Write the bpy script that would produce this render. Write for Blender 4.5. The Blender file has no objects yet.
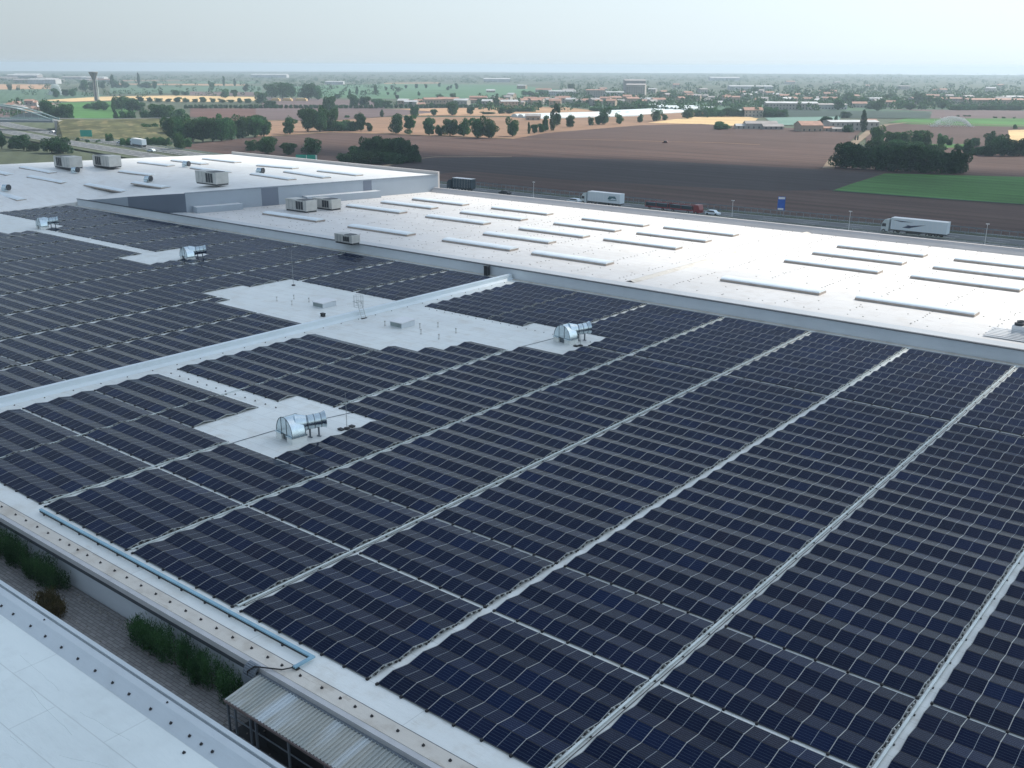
import bpy, math, random
import numpy as np
from mathutils import Vector, Matrix
R = random.Random(11)
rad = math.radians
S = bpy.context.scene
COL = S.collection

# ------------------------------------------------------------------ camera model (metres, solar roof is z=0)
F_PX, PITCH, ROLL, YAW, CAMH = 1000.35, 0.3085267, 0.0040327, 0.6786045, 30.6
GZ = -12.0
fw = Vector((-math.sin(YAW), math.cos(YAW), 0)); rt0 = Vector((math.cos(YAW), math.sin(YAW), 0)); UPV = Vector((0, 0, 1))
FV = fw*math.cos(PITCH) - UPV*math.sin(PITCH)
U0 = fw*math.sin(PITCH) + UPV*math.cos(PITCH)
RV = rt0*math.cos(ROLL) + U0*math.sin(ROLL)
UV = -rt0*math.sin(ROLL) + U0*math.cos(ROLL)
CAM = Vector((0, 0, CAMH))
def at(px, py, z=GZ):
    d = RV*((px-512)/F_PX) - UV*((py-384)/F_PX) + FV
    t = (z-CAMH)/d.z
    return Vector((d.x*t, d.y*t, z))
def pix(p):
    v = Vector(p)-CAM
    c = v.dot(FV)
    if c <= 1: return (-9999, -9999, c)
    return (512+F_PX*v.dot(RV)/c, 384-F_PX*v.dot(UV)/c, c)
def mpp(p):            # metres per picture element at p
    return max(1.0, (Vector(p)-CAM).dot(FV))/F_PX

# ------------------------------------------------------------------ tags
def tag(o, label=None, cat=None, group=None, kind=None):
    if label: o['label'] = label
    if cat: o['category'] = cat
    if group: o['group'] = group
    if kind: o['kind'] = kind
    return o
def empty(name, loc, rz=0, label=None, cat=None, group=None):
    o = bpy.data.objects.new(name, None); o.location = loc; o.rotation_euler = (0, 0, rz)
    o.empty_display_size = 0.5
    COL.objects.link(o); return tag(o, label, cat, group)
ORD = ['zeroth','first','second','third','fourth','fifth','sixth','seventh','eighth','ninth','tenth','eleventh','twelfth','thirteenth','fourteenth','fifteenth','sixteenth','seventeenth','eighteenth','nineteenth']
def nth(n):
    if n < 20: return ORD[n]
    t = ['','','twenty','thirty','forty','fifty','sixty','seventy','eighty','ninety'][n//10 % 10]
    if n >= 100: return 'hundred-' + (nth(n-100) if n > 100 else 'th')
    return (t[:-1]+'ieth') if n % 10 == 0 else t + '-' + ORD[n % 10]

# ------------------------------------------------------------------ mesh builder
class MB:
    def __init__(s): s.v = []; s.f = []; s.m = []; s.sm = []; s.uv = {}
    def add(s, vs, fs, m=0, smooth=False):
        b = len(s.v); s.v += [tuple(x) for x in vs]
        for f in fs: s.f.append(tuple(i+b for i in f)); s.m.append(m); s.sm.append(smooth)
        return b
    def quad(s, a, b, c, d, m=0, uv=None):
        s.add([a, b, c, d], [(0, 1, 2, 3)], m)
        if uv: s.uv[len(s.f)-1] = uv
    def box(s, x0, y0, z0, x1, y1, z1, m=0, M=None):
        vs = [(x0,y0,z0),(x1,y0,z0),(x1,y1,z0),(x0,y1,z0),(x0,y0,z1),(x1,y0,z1),(x1,y1,z1),(x0,y1,z1)]
        if M is not None: vs = [M @ Vector(v) for v in vs]
        s.add(vs, [(0,3,2,1),(4,5,6,7),(0,1,5,4),(1,2,6,5),(2,3,7,6),(3,0,4,7)], m)
    def cbox(s, c, sx, sy, sz, m=0, rz=0):       # centre bottom
        M = Matrix.Translation(c) @ Matrix.Rotation(rz, 4, 'Z')
        s.box(-sx/2, -sy/2, 0, sx/2, sy/2, sz, m, M)
    def tube(s, p, q, r, n=8, m=0, r2=None, cap=True, smooth=True):
        p = Vector(p); q = Vector(q); d = (q-p)
        if d.length < 1e-6: return
        d.normalize(); a = d.orthogonal().normalized(); b = d.cross(a); r2 = r if r2 is None else r2
        vs = []
        for k in range(n):
            t = 2*math.pi*k/n; o = a*math.cos(t)+b*math.sin(t)
            vs += [p+o*r, q+o*r2]
        fs = [(2*k, 2*((k+1) % n), 2*((k+1) % n)+1, 2*k+1) for k in range(n)]
        s.add(vs, fs, m, smooth)
        if cap:
            s.add([vs[2*k] for k in range(n)][::-1], [tuple(range(n))], m)
            s.add([vs[2*k+1] for k in range(n)], [tuple(range(n))], m)
    def path(s, pts, r, n=6, m=0):
        for a, b in zip(pts[:-1], pts[1:]): s.tube(a, b, r, n, m)
    def lathe(s, prof, c, n=16, m=0, smooth=True):
        c = Vector(c); vs = []
        for (r, z) in prof:
            for k in range(n):
                t = 2*math.pi*k/n; vs.append((c.x+r*math.cos(t), c.y+r*math.sin(t), c.z+z))
        fs = []
        for j in range(len(prof)-1):
            for k in range(n):
                fs.append((j*n+k, j*n+(k+1) % n, (j+1)*n+(k+1) % n, (j+1)*n+k))
        s.add(vs, fs, m, smooth)
        s.add(vs[-n:], [tuple(range(n))], m)
    def prism(s, poly, z0, z1, m=0, mt=None):
        n = len(poly)
        ar = sum(poly[i][0]*poly[(i+1) % n][1]-poly[(i+1) % n][0]*poly[i][1] for i in range(n))
        if ar < 0: poly = poly[::-1]
        lo = [(p[0], p[1], z0) for p in poly]; hi = [(p[0], p[1], z1) for p in poly]
        s.add(lo+hi, [(i, (i+1) % n, n+(i+1) % n, n+i) for i in range(n)], m)
        s.add(hi, [tuple(range(n))], m if mt is None else mt)
        s.add(lo[::-1], [tuple(range(n))], m)
    def build(s, name, mats, parent=None, link=True):
        me = bpy.data.meshes.new(name); me.from_pydata(s.v, [], s.f)
        if not isinstance(mats, (list, tuple)): mats = [mats]
        for m in mats: me.materials.append(m)
        me.polygons.foreach_set('material_index', s.m); me.polygons.foreach_set('use_smooth', s.sm)
        if s.uv:
            ul = me.uv_layers.new(name='UVMap')
            for fi, uv in s.uv.items():
                for li, u in zip(me.polygons[fi].loop_indices, uv): ul.data[li].uv = u
        me.update()
        o = bpy.data.objects.new(name, me)
        if link: COL.objects.link(o)
        if parent: o.parent = parent
        return o
def dupmesh(o, name, parent, loc=(0, 0, 0), rot=(0, 0, 0)):
    c = o.copy(); c.name = name; COL.objects.link(c); c.parent = parent; c.location = loc; c.rotation_euler = rot
    return c
def copy_tree(root, loc=None, rz=None, scale=None, label=None, group=None):
    r = root.copy(); COL.objects.link(r)
    for ch in root.children:
        c = ch.copy(); COL.objects.link(c); c.parent = r
        for g in ch.children:
            d = g.copy(); COL.objects.link(d); d.parent = c
    if loc is not None: r.location = loc
    if rz is not None: r.rotation_euler = (0, 0, rz)
    if scale is not None: r.scale = scale
    if label: r['label'] = label
    if group: r['group'] = group
    return r

# ------------------------------------------------------------------ materials
def nmat(name):
    m = bpy.data.materials.new(name); m.use_nodes = True
    nt = m.node_tree; b = nt.nodes['Principled BSDF']; return m, nt, b
def N(nt, t, **kw):
    n = nt.nodes.new(t)
    for k, v in kw.items():
        if k in n.inputs.keys(): n.inputs[k].default_value = v
        else: setattr(n, k, v)
    return n
def L(nt, a, b): nt.links.new(a, b)
def c4(c): return (c[0], c[1], c[2], 1)
def ramp(nt, fac, stops):
    r = N(nt, 'ShaderNodeValToRGB'); e = r.color_ramp.elements
    e[0].position = stops[0][0]; e[0].color = c4(stops[0][1]); e[1].position = stops[-1][0]; e[1].color = c4(stops[-1][1])
    for p, c in stops[1:-1]: x = e.new(p); x.color = c4(c)
    L(nt, fac, r.inputs[0]); return r.outputs[0]
def mixc(nt, fac, a, b, mode='MIX'):
    x = N(nt, 'ShaderNodeMix', data_type='RGBA', blend_type=mode)
    if isinstance(fac, (int, float)): x.inputs[0].default_value = fac
    else: L(nt, fac, x.inputs[0])
    for i, v in ((6, a), (7, b)):
        if isinstance(v, tuple): x.inputs[i].default_value = c4(v)
        else: L(nt, v, x.inputs[i])
    return x.outputs[2]
def math_(nt, op, a, b=None, c=None):
    x = N(nt, 'ShaderNodeMath', operation=op)
    for i, v in enumerate((a, b, c)):
        if v is None: continue
        if isinstance(v, (int, float)): x.inputs[i].default_value = v
        else: L(nt, v, x.inputs[i])
    return x.outputs[0]
def coords(nt, obj=False, scale=(1, 1, 1), rz=0):
    if obj: t = N(nt, 'ShaderNodeTexCoord').outputs['Object']
    else: t = N(nt, 'ShaderNodeNewGeometry').outputs['Position']
    m = N(nt, 'ShaderNodeMapping'); m.inputs['Scale'].default_value = scale; m.inputs['Rotation'].default_value = (0, 0, rz)
    L(nt, t, m.inputs[0]); return m.outputs[0]
def noise(nt, co, sc, det=3, ro=.55):
    n = N(nt, 'ShaderNodeTexNoise'); n.inputs['Scale'].default_value = sc; n.inputs['Detail'].default_value = det
    n.inputs['Roughness'].default_value = ro; L(nt, co, n.inputs['Vector']); return n.outputs['Fac']
def plain(name, col, rough=.6, metal=0, var=.12, sc=1.5, bump=0):
    m, nt, b = nmat(name); co = coords(nt)
    f = noise(nt, co, sc, 4)
    lo = tuple(x*(1-var) for x in col); hi = tuple(min(1, x*(1+var)) for x in col)
    L(nt, ramp(nt, f, [(.3, lo), (.7, hi)]), b.inputs['Base Color'])
    b.inputs['Roughness'].default_value = rough; b.inputs['Metallic'].default_value = metal
    if bump:
        bp = N(nt, 'ShaderNodeBump'); bp.inputs['Strength'].default_value = bump; L(nt, f, bp.inputs['Height']); L(nt, bp.outputs[0], b.inputs['Normal'])
    return m
def membrane(name, col, dirt, dirt_amt=.5, seam=True, rough=.5, seam_sp=(12., 1.6)):
    m, nt, b = nmat(name); co = coords(nt)
    big = noise(nt, co, .06, 4, .6); mid = noise(nt, co, .5, 5, .62); st = noise(nt, coords(nt, scale=(.25, 1.6, 1)), 1.0, 4, .6)
    v = ramp(nt, big, [(.3, tuple(x*.88 for x in col)), (.7, tuple(x*1.03 for x in col))])
    d = math_(nt, 'MULTIPLY', math_(nt, 'SMOOTH_MAX', math_(nt, 'SUBTRACT', mid, .5), 0, .05), dirt_amt*2.2)
    v = mixc(nt, d, v, dirt)
    d2 = math_(nt, 'MULTIPLY', math_(nt, 'GREATER_THAN', st, .64), dirt_amt*.25)
    v = mixc(nt, d2, v, dirt)
    if seam:
        br = N(nt, 'ShaderNodeTexBrick'); br.offset = .5
        br.inputs['Scale'].default_value = 1; br.inputs['Mortar Size'].default_value = .035; br.inputs['Mortar Smooth'].default_value = .3
        br.inputs['Brick Width'].default_value = seam_sp[0]; br.inputs['Row Height'].default_value = seam_sp[1]
        L(nt, co, br.inputs['Vector'])
        br.inputs['Color1'].default_value = (1, 1, 1, 1); br.inputs['Color2'].default_value = (.965, .965, .97, 1); br.inputs['Mortar'].default_value = (.80, .80, .80, 1)
        v = mixc(nt, 1.0, v, br.outputs['Color'], 'MULTIPLY')
    L(nt, v, b.inputs['Base Color']); b.inputs['Roughness'].default_value = rough
    bp = N(nt, 'ShaderNodeBump'); bp.inputs['Strength'].default_value = .5; bp.inputs['Distance'].default_value = .10
    L(nt, noise(nt, coords(nt, scale=(.35, 1.2, 1), rz=.35), 1.1, 4, .6), bp.inputs['Height']); L(nt, bp.outputs[0], b.inputs['Normal'])
    return m
M_ROOF = membrane('pv_roof_membrane', (.80, .83, .80), (.50, .45, .36), .8)
M_ROOF_FAR = membrane('far_roof_membrane', (.72, .70, .67), (.50, .45, .39), .8, seam_sp=(16., 2.0))
M_ROOF_LEFT = membrane('left_roof_membrane', (.80, .80, .77), (.58, .53, .46), .75, seam_sp=(16., 2.0))
M_ROOF_NEAR = membrane('near_roof_membrane', (.80, .87, .85), (.54, .58, .56), .6, seam_sp=(9., 2.4))
M_EDGE = membrane('dirty_edge_membrane', (.64, .60, .53), (.32, .26, .19), 1.3, seam=False)
M_WALLW = membrane('wall_membrane', (.66, .71, .74), (.45, .5, .52), .3, seam=False)
M_PARA = membrane('parapet_membrane', (.72, .80, .83), (.5, .53, .52), .3, seam=False)
M_COPING = plain('coping_metal', (.52, .52, .52), .45, .3, .08, .8)
M_DARKLINE = plain('dark_flashing', (.05, .06, .07), .6)
M_PANELWALL = plain('grey_sandwich_panel', (.36, .41, .46), .55, .1, .05, .15)
M_PANELDARK = plain('dark_sandwich_panel', (.17, .20, .25), .55, .1, .05, .15)
M_SKY_VAULT = plain('opal_skylight', (.76, .82, .84), .4, 0, .06, .6)
M_CURB = plain('skylight_curb', (.36, .31, .27), .7, 0, .2, .8)
M_BLACK = plain('black_rubber', (.015, .015, .017), .6)
M_DARKMET = plain('dark_metal', (.05, .055, .06), .5, .5)
M_ALU = plain('aluminium', (.42, .44, .43), .45, .5, .08, 2)
M_GALV = plain('galvanised_sheet', (.60, .70, .74), .22, 1.0, .10, 3, .08)
M_GALVSEAM = plain('galvanised_seam', (.16, .19, .21), .4, .8)
M_BLUETRAY = plain('blue_cable_tray', (.24, .42, .52), .35, .1, .12, 1.2)
M_ACWHITE = plain('unit_casing', (.50, .50, .47), .5, .1, .10, .9)
M_ACDARK = plain('unit_grille', (.035, .04, .045), .5)
M_CONDUIT = plain('pale_conduit', (.62, .68, .66), .5, .1, .12, 1.5)
M_WHITE = plain('white_paint', (.75, .76, .76), .4, 0, .05)
M_POST = plain('galv_post', (.20, .23, .26), .5, .4)

# solar glass
def solar_mat():
    m, nt, b = nmat('solar_cells')
    uv = N(nt, 'ShaderNodeUVMap').outputs[0]; sep = N(nt, 'ShaderNodeSeparateXYZ'); L(nt, uv, sep.inputs[0])
    u, v = sep.outputs[0], sep.outputs[1]
    def line(co, n, w):   # narrow line at each k/n
        f = math_(nt, 'FRACT', math_(nt, 'MULTIPLY', co, n))
        d = math_(nt, 'ABSOLUTE', math_(nt, 'SUBTRACT', f, .5))
        return math_(nt, 'GREATER_THAN', d, .5-w)
    l1 = line(v, 6, .020); l2 = line(u, 24, .012)
    mid = math_(nt, 'LESS_THAN', math_(nt, 'ABSOLUTE', math_(nt, 'SUBTRACT', u, .5)), .0075)
    g = N(nt, 'ShaderNodeNewGeometry'); oi = N(nt, 'ShaderNodeObjectInfo')
    rnd = math_(nt, 'FRACT', math_(nt, 'ADD', math_(nt, 'MULTIPLY', g.outputs['Random Per Island'], 1.0), oi.outputs['Random']))
    base = ramp(nt, rnd, [(0., (.0035, .0065, .018)), (.3, (.005, .011, .032)), (.62, (.007, .009, .020)), (.8, (.005, .015, .045)), (1., (.017, .012, .020))])
    cell = noise(nt, coords(nt), 2.2, 2)
    base = mixc(nt, math_(nt, 'MULTIPLY', cell, .35), base, (.010, .018, .045))
    base = mixc(nt, 1.0, base, (.48, .70, 1.0), 'MULTIPLY')
    c = mixc(nt, math_(nt, 'MULTIPLY', l1, .8), base, (.13, .18, .26))
    c = mixc(nt, math_(nt, 'MULTIPLY', l2, .3), c, (.10, .14, .20))
    c = mixc(nt, math_(nt, 'MULTIPLY', mid, .8), c, (.34, .38, .40))
    dust = noise(nt, coords(nt), .45, 4, .6)
    c = mixc(nt, math_(nt, 'MULTIPLY', dust, .009), c, (.30, .33, .36))
    L(nt, c, b.inputs['Base Color'])
    b.inputs['IOR'].default_value = 1.125
    r2 = math_(nt, 'ADD', math_(nt, 'MULTIPLY', dust, .12), .10); L(nt, r2, b.inputs['Roughness'])
    return m
M_CELL = solar_mat()
M_FRAME = plain('panel_frame', (.035, .038, .042), .4, .6)

# foliage
def leaf_mat(name, dark, light):
    m, nt, b = nmat(name)
    g = N(nt, 'ShaderNodeNewGeometry'); oi = N(nt, 'ShaderNodeObjectInfo')
    n = noise(nt, coords(nt), .35, 3)
    f = math_(nt, 'ADD', math_(nt, 'MULTIPLY', g.outputs['Random Per Island'], .3), math_(nt, 'MULTIPLY', n, .7))  # strong clump noise puts lit masses and shaded crown gaps into the leaf colour
    c = ramp(nt, f, [(.32, dark), (.68, light)])
    hs = N(nt, 'ShaderNodeHueSaturation'); L(nt, c, hs.inputs['Color'])
    L(nt, math_(nt, 'ADD', math_(nt, 'MULTIPLY', oi.outputs['Random'], .035), .482), hs.inputs['Hue'])
    L(nt, math_(nt, 'ADD', math_(nt, 'MULTIPLY', oi.outputs['Random'], .5), .75), hs.inputs['Value'])
    L(nt, hs.outputs[0], b.inputs['Base Color']); b.inputs['Roughness'].default_value = .7
    b.inputs['Specular IOR Level'].default_value = .15
    tr = N(nt, 'ShaderNodeBsdfTranslucent'); L(nt, hs.outputs[0], tr.inputs[0])
    mx = N(nt, 'ShaderNodeMixShader'); mx.inputs[0].default_value = .30
    L(nt, b.outputs[0], mx.inputs[1]); L(nt, tr.outputs[0], mx.inputs[2])
    L(nt, mx.outputs[0], nt.nodes['Material Output'].inputs[0])
    return m
M_LEAF = leaf_mat('tree_leaves', (.020, .062, .024), (.080, .185, .065))
M_LEAFD = leaf_mat('dark_leaves', (.012, .038, .017), (.055, .130, .050))
M_LEAFO = leaf_mat('olive_leaves', (.05, .045, .016), (.16, .13, .065))
M_BARK = plain('bark', (.07, .05, .035), .9)

# fields
def field_mat(name, col, var=.2, furrow=.12, ang=.0, sc=.02, fsc=.18, spots=None):
    m, nt, b = nmat(name)
    big = noise(nt, coords(nt), sc, 4, .6)
    v = ramp(nt, big, [(.3, tuple(x*(1-var) for x in col)), (.7, tuple(x*(1+var) for x in col))])
    fur = noise(nt, coords(nt, scale=(.04, 1, 1), rz=ang), fsc, 3, .6)
    fine = noise(nt, coords(nt), .9, 3, .7)
    k = math_(nt, 'ADD', math_(nt, 'MULTIPLY', math_(nt, 'SUBTRACT', fur, .5), furrow*9), math_(nt, 'MULTIPLY', math_(nt, 'SUBTRACT', fine, .5), .6))
    wv = N(nt, 'ShaderNodeTexWave', wave_type='BANDS', bands_direction='Y'); wv.inputs['Scale'].default_value = .035; wv.inputs['Distortion'].default_value = 1.2; wv.inputs['Detail'].default_value = 2; L(nt, coords(nt, rz=ang+.12), wv.inputs['Vector'])
    k = math_(nt, 'ADD', k, math_(nt, 'MULTIPLY', math_(nt, 'SUBTRACT', wv.outputs['Fac'], .5), .16))
    k = math_(nt, 'ADD', k, 1.0)
    vm = N(nt, 'ShaderNodeVectorMath', operation='SCALE'); L(nt, v, vm.inputs[0]); L(nt, k, vm.inputs['Scale'])
    out = vm.outputs[0]
    if spots: out = mixc(nt, math_(nt, 'GREATER_THAN', noise(nt, coords(nt), .12, 4, .7), .58), out, spots)
    L(nt, out, b.inputs['Base Color']); b.inputs['Roughness'].default_value = .95; b.inputs['Specular IOR Level'].default_value = .1
    return m
MF = dict(
    base=field_mat('farmland_ground', (0.08075, 0.09775, 0.06375), .3, .1, .4, .004, .03),
    brown=field_mat('ploughed_soil', (0.09204, 0.06084, 0.05148), .14, .14, -.1, .012, .16),
    dark=field_mat('darker_soil', (0.05616, 0.0468, 0.0468), .12, .1, -.1, .012, .16),  # darker, greyer tone of the ploughed soil
    brownred=field_mat('red_soil', (0.117, 0.0663, 0.0546), .15, .12, -.25, .012, .14),
    purple=field_mat('grey_brown_soil', (0.1326, 0.0975, 0.0936), .12, .08, .1, .01, .08),
    tan=field_mat('stubble', (0.255, 0.1615, 0.1062), .14, .10, .15, .01, .10),
    orange=field_mat('dry_stubble', (0.374, 0.238, 0.1445), .12, .08, .1, .01, .10),
    wheat=field_mat('ripe_wheat', (0.558, 0.405, 0.216), .10, .08, .1, .012, .12),
    green=field_mat('green_crop', (0.065, 0.160, 0.045), .25, .12, -.12, .02, .25),
    green2=field_mat('pale_crop', (0.078, 0.156, 0.0858), .2, .08, .2, .008, .06),
    green3=field_mat('far_crop', (0.078, 0.1326, 0.0858), .25, .10, .35, .004, .03),
    grass=field_mat('rough_grass', (0.0897, 0.117, 0.0429), .3, .08, .3, .04, .25, (.20, .19, .09)),
    dry=field_mat('dry_bank_grass', (0.0936, 0.0975, 0.04836), .4, .10, .3, .06, .5, (.19, .165, .09)),
    track=field_mat('dirt_track', (0.234, 0.1833, 0.1326), .15, .05, 0, .05, .3),
    tealn=field_mat('netted_crop', (0.156, 0.2496, 0.2106), .08, .05, 0, .02, .2),
    dkgreen=field_mat('dark_crop', (0.0429, 0.0663, 0.0546), .15, .1, 0, .01, .1),
)
M_ASPH = plain('asphalt', (.10, .11, .115), .85, 0, .2, .15)
M_LINE = plain('road_paint', (.7, .7, .68), .7)
M_CONC = plain('concrete', (.40, .39, .36), .8, 0, .15, .4)

# ------------------------------------------------------------------ world, sun, camera
SUN_AZ = Vector((.34, .94)).normalized(); SUN_EL = rad(43)
sd = Vector((SUN_AZ.x*math.cos(SUN_EL), SUN_AZ.y*math.cos(SUN_EL), math.sin(SUN_EL)))
W = bpy.data.worlds.new('World'); S.world = W; W.use_nodes = True
wt = W.node_tree; bg = wt.nodes['Background']
sk = wt.nodes.new('ShaderNodeTexSky'); sk.sky_type = 'NISHITA'; sk.sun_disc = False
sk.sun_elevation = SUN_EL; sk.sun_rotation = math.atan2(sd.x, sd.y)
sk.air_density = 1.0; sk.dust_density = 1.0; sk.ozone_density = 1.5; sk.altitude = 30
hz = wt.nodes.new('ShaderNodeMix'); hz.data_type = 'RGBA'; hz.inputs[0].default_value = .62
hz.inputs[7].default_value = (3.75, 4.35, 4.75, 1)
tc_ = wt.nodes.new('ShaderNodeTexCoord'); sx_ = wt.nodes.new('ShaderNodeSeparateXYZ'); wt.links.new(tc_.outputs['Generated'], sx_.inputs[0])
rp = wt.nodes.new('ShaderNodeValToRGB'); re_ = rp.color_ramp.elements; re_[0].position = 0; re_[0].color = (.97, .97, .97, 1); re_[1].position = 1; re_[1].color = (.5, .5, .5, 1)
for p_, v_ in ((.12, .85), (.30, .66), (.55, .55)): e_ = re_.new(p_); e_.color = (v_, v_, v_, 1)
wt.links.new(sx_.outputs[2], rp.inputs[0]); wt.links.new(rp.outputs[0], hz.inputs[0])
dt = wt.nodes.new('ShaderNodeVectorMath'); dt.operation = 'DOT_PRODUCT'; wt.links.new(tc_.outputs['Generated'], dt.inputs[0]); dt.inputs[1].default_value = (.62*RV.x+.6*SUN_AZ.x, .62*RV.y+.6*SUN_AZ.y, 0)
mr = wt.nodes.new('ShaderNodeMapRange'); mr.inputs[1].default_value = -.2; mr.inputs[2].default_value = 1.1; mr.inputs[3].default_value = .60; mr.inputs[4].default_value = 1.14; wt.links.new(dt.outputs['Value'], mr.inputs[0])
vs_ = wt.nodes.new('ShaderNodeVectorMath'); vs_.operation = 'SCALE'; vs_.inputs[0].default_value = (3.9, 4.5, 4.88); wt.links.new(mr.outputs[0], vs_.inputs['Scale']); wt.links.new(vs_.outputs[0], hz.inputs[7])
wt.links.new(sk.outputs[0], hz.inputs[6]); wt.links.new(hz.outputs[2], bg.inputs[0]); bg.inputs[1].default_value = .10
sl = bpy.data.lights.new('sun', 'SUN'); sl.energy = 2.7; sl.angle = rad(2.2); sl.color = (1, .93, .83)
so = bpy.data.objects.new('sun', sl); COL.objects.link(so); so.rotation_euler = sd.to_track_quat('Z', 'Y').to_euler()
cd = bpy.data.cameras.new('camera'); co_ = bpy.data.objects.new('camera', cd); COL.objects.link(co_)
cd.sensor_width = 36; cd.lens = F_PX/1024*36; cd.clip_start = .5; cd.clip_end = 60000
co_.matrix_world = Matrix(((RV.x, UV.x, -FV.x, 0), (RV.y, UV.y, -FV.y, 0), (RV.z, UV.z, -FV.z, CAMH), (0, 0, 0, 1)))
S.camera = co_
S.view_settings.view_transform = 'Standard'; S.view_settings.look = 'None'; S.view_settings.exposure = 1.2; S.view_settings.gamma = 1
S.cycles.use_denoising = True
S.cycles.max_bounces = 5; S.cycles.diffuse_bounces = 2; S.cycles.glossy_bounces = 3; S.cycles.transparent_max_bounces = 6
S.cycles.volume_bounces = 0; S.cycles.caustics_reflective = False; S.cycles.caustics_refractive = False
S.cycles.sample_clamp_indirect = 4

# ------------------------------------------------------------------ warehouse with the solar roof
XR, XL = 45, -222
RN, RF = 27.7, 115.2                       # near and far limits of the solar roof
wh = empty('warehouse', (-90, 70, GZ), 0, 'large warehouse whose flat pale roof carries the dark solar arrays', 'warehouse')
def prt(mb, name, mats, root):             # build in world coordinates, then parent
    o = mb.build(name, mats, root); o.matrix_parent_inverse = Matrix.Translation(-Vector(root.location)) if root.rotation_euler.z == 0 else root.matrix_basis.inverted()
    return o
b = MB(); b.box(XL-60, RN+.05, -.45, XR, RF-.02, 0.0, 0); prt(b, 'roof', M_ROOF, wh)
b = MB(); b.box(XL-59, RN+.25, GZ-.2, XR-.2, RF-.2, -.46); prt(b, 'wall', M_WALLW, wh)
b = MB()                                    # raised front edge strip, dirty beige
b.box(XL-60, 27.78, .001, XR, 28.72, .07, 0); prt(b, 'edge_strip', M_EDGE, wh)
b = MB(); b.box(XL-60, 28.725, .001, XR, 28.80, .03, 0); prt(b, 'joint_line', M_DARKLINE, wh)
b = MB(); b.box(XL-60, 27.45, -.30, XR, 27.775, .05, 0); prt(b, 'eaves_flashing', M_COPING, wh)
b = MB(); b.box(XL-60, 27.50, -.62, XR, 27.74, -.305, 0); prt(b, 'gutter', M_DARKLINE, wh)
# divider between left and right fields
b = MB(); b.box(-93.35, 28.9, .002, -92.75, 115.0, .80, 0)
b.add([(-92.748, 28.9, .002), (-92.45, 28.9, .002), (-92.748, 28.9, .3), (-92.748, 115, .002), (-92.45, 115, .002), (-92.748, 115, .3)], [(0, 1, 2), (3, 5, 4), (1, 4, 5, 2)], 0)
prt(b, 'divider_parapet', M_PARA, wh)
# far parapet of the solar roof, Y=115.2
b = MB(); b.box(-219, 115.22, .002, XR, 115.55, 1.50, 0); prt(b, 'rear_parapet', M_WALLW, wh)
b = MB(); b.box(-219.1, 115.12, 1.503, XR, 115.62, 1.585, 0); prt(b, 'parapet_cap', M_DARKLINE, wh)
b = MB(); b.box(-218, 114.55, .002, XR, 115.2, .05, 0); prt(b, 'rear_edge_strip', M_EDGE, wh)

# ------------------------------------------------------------------ solar arrays
NP = 6; ML, MWD, TILT = 1.765, 1.134, rad(9.5); MP = 1.79
WS = MWD*math.cos(TILT); HS = MWD*math.sin(TILT); ZLO = .09
def module(mb, M):
    t = .035; L2, W2 = ML/2, MWD/2; e = .012
    P = lambda x, y, z: M @ Vector((x, y, z))
    mb.quad(P(-L2+e, -W2+e, 0), P(L2-e, -W2+e, 0), P(L2-e, W2-e, 0), P(-L2+e, W2-e, 0), 0, [(0, 0), (1, 0), (1, 1), (0, 1)])
    o = [P(-L2, -W2, .002), P(L2, -W2, .002), P(L2, W2, .002), P(-L2, W2, .002)]
    i = [P(-L2+e, -W2+e, .002), P(L2-e, -W2+e, .002), P(L2-e, W2-e, .002), P(-L2+e, W2-e, .002)]
    lo = [P(-L2, -W2, -t), P(L2, -W2, -t), P(L2, W2, -t), P(-L2, W2, -t)]
    mb.add(o+i, [(0, 1, 5, 4), (1, 2, 6, 5), (2, 3, 7, 6), (3, 0, 4, 7)], 1)
    mb.add(lo+o, [(0, 1, 5, 4), (1, 2, 6, 5), (2, 3, 7, 6), (3, 0, 4, 7), (3, 2, 1, 0)], 1)
def mod_matrix(x, y0, side, pitch):        # centre x, row start y0
    gap = (pitch-2*WS)
    if side == 0: cy = y0+gap*.25+WS/2; return (x, cy, ZLO+HS/2), (TILT, 0, 0)
    cy = y0+pitch-gap*.25-WS/2; return (x, cy, ZLO+HS/2), (TILT, 0, math.pi)
mb = MB(); module(mb, Matrix.Identity(4)); PANEL0 = mb.build('solar_panel', [M_CELL, M_FRAME], None, link=False)
def mm(x, y0, side, pitch):
    l, r = mod_matrix(x, y0, side, pitch)
    return Matrix.Translation(l) @ Matrix.Rotation(r[2], 4, 'Z') @ Matrix.Rotation(r[0], 4, 'X')
GROUPS = [(30.40, 4, 2.285), (39.84, 3, 2.285), (46.92, 19, 2.325), (91.50, 10, 2.245)]
GN = ['front block', 'short second block', 'long middle block', 'rear block']
def poly_px(pts): return [(p.x, p.y) for p in (at(x, y, 0.1) for x, y in pts)]
def inside(poly, x, y):
    c = False; n = len(poly)
    for i in range(n):
        x1, y1 = poly[i]; x2, y2 = poly[(i+1) % n]
        if (y1 > y) != (y2 > y) and x < (x2-x1)*(y-y1)/(y2-y1)+x1: c = not c
    return c
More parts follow.
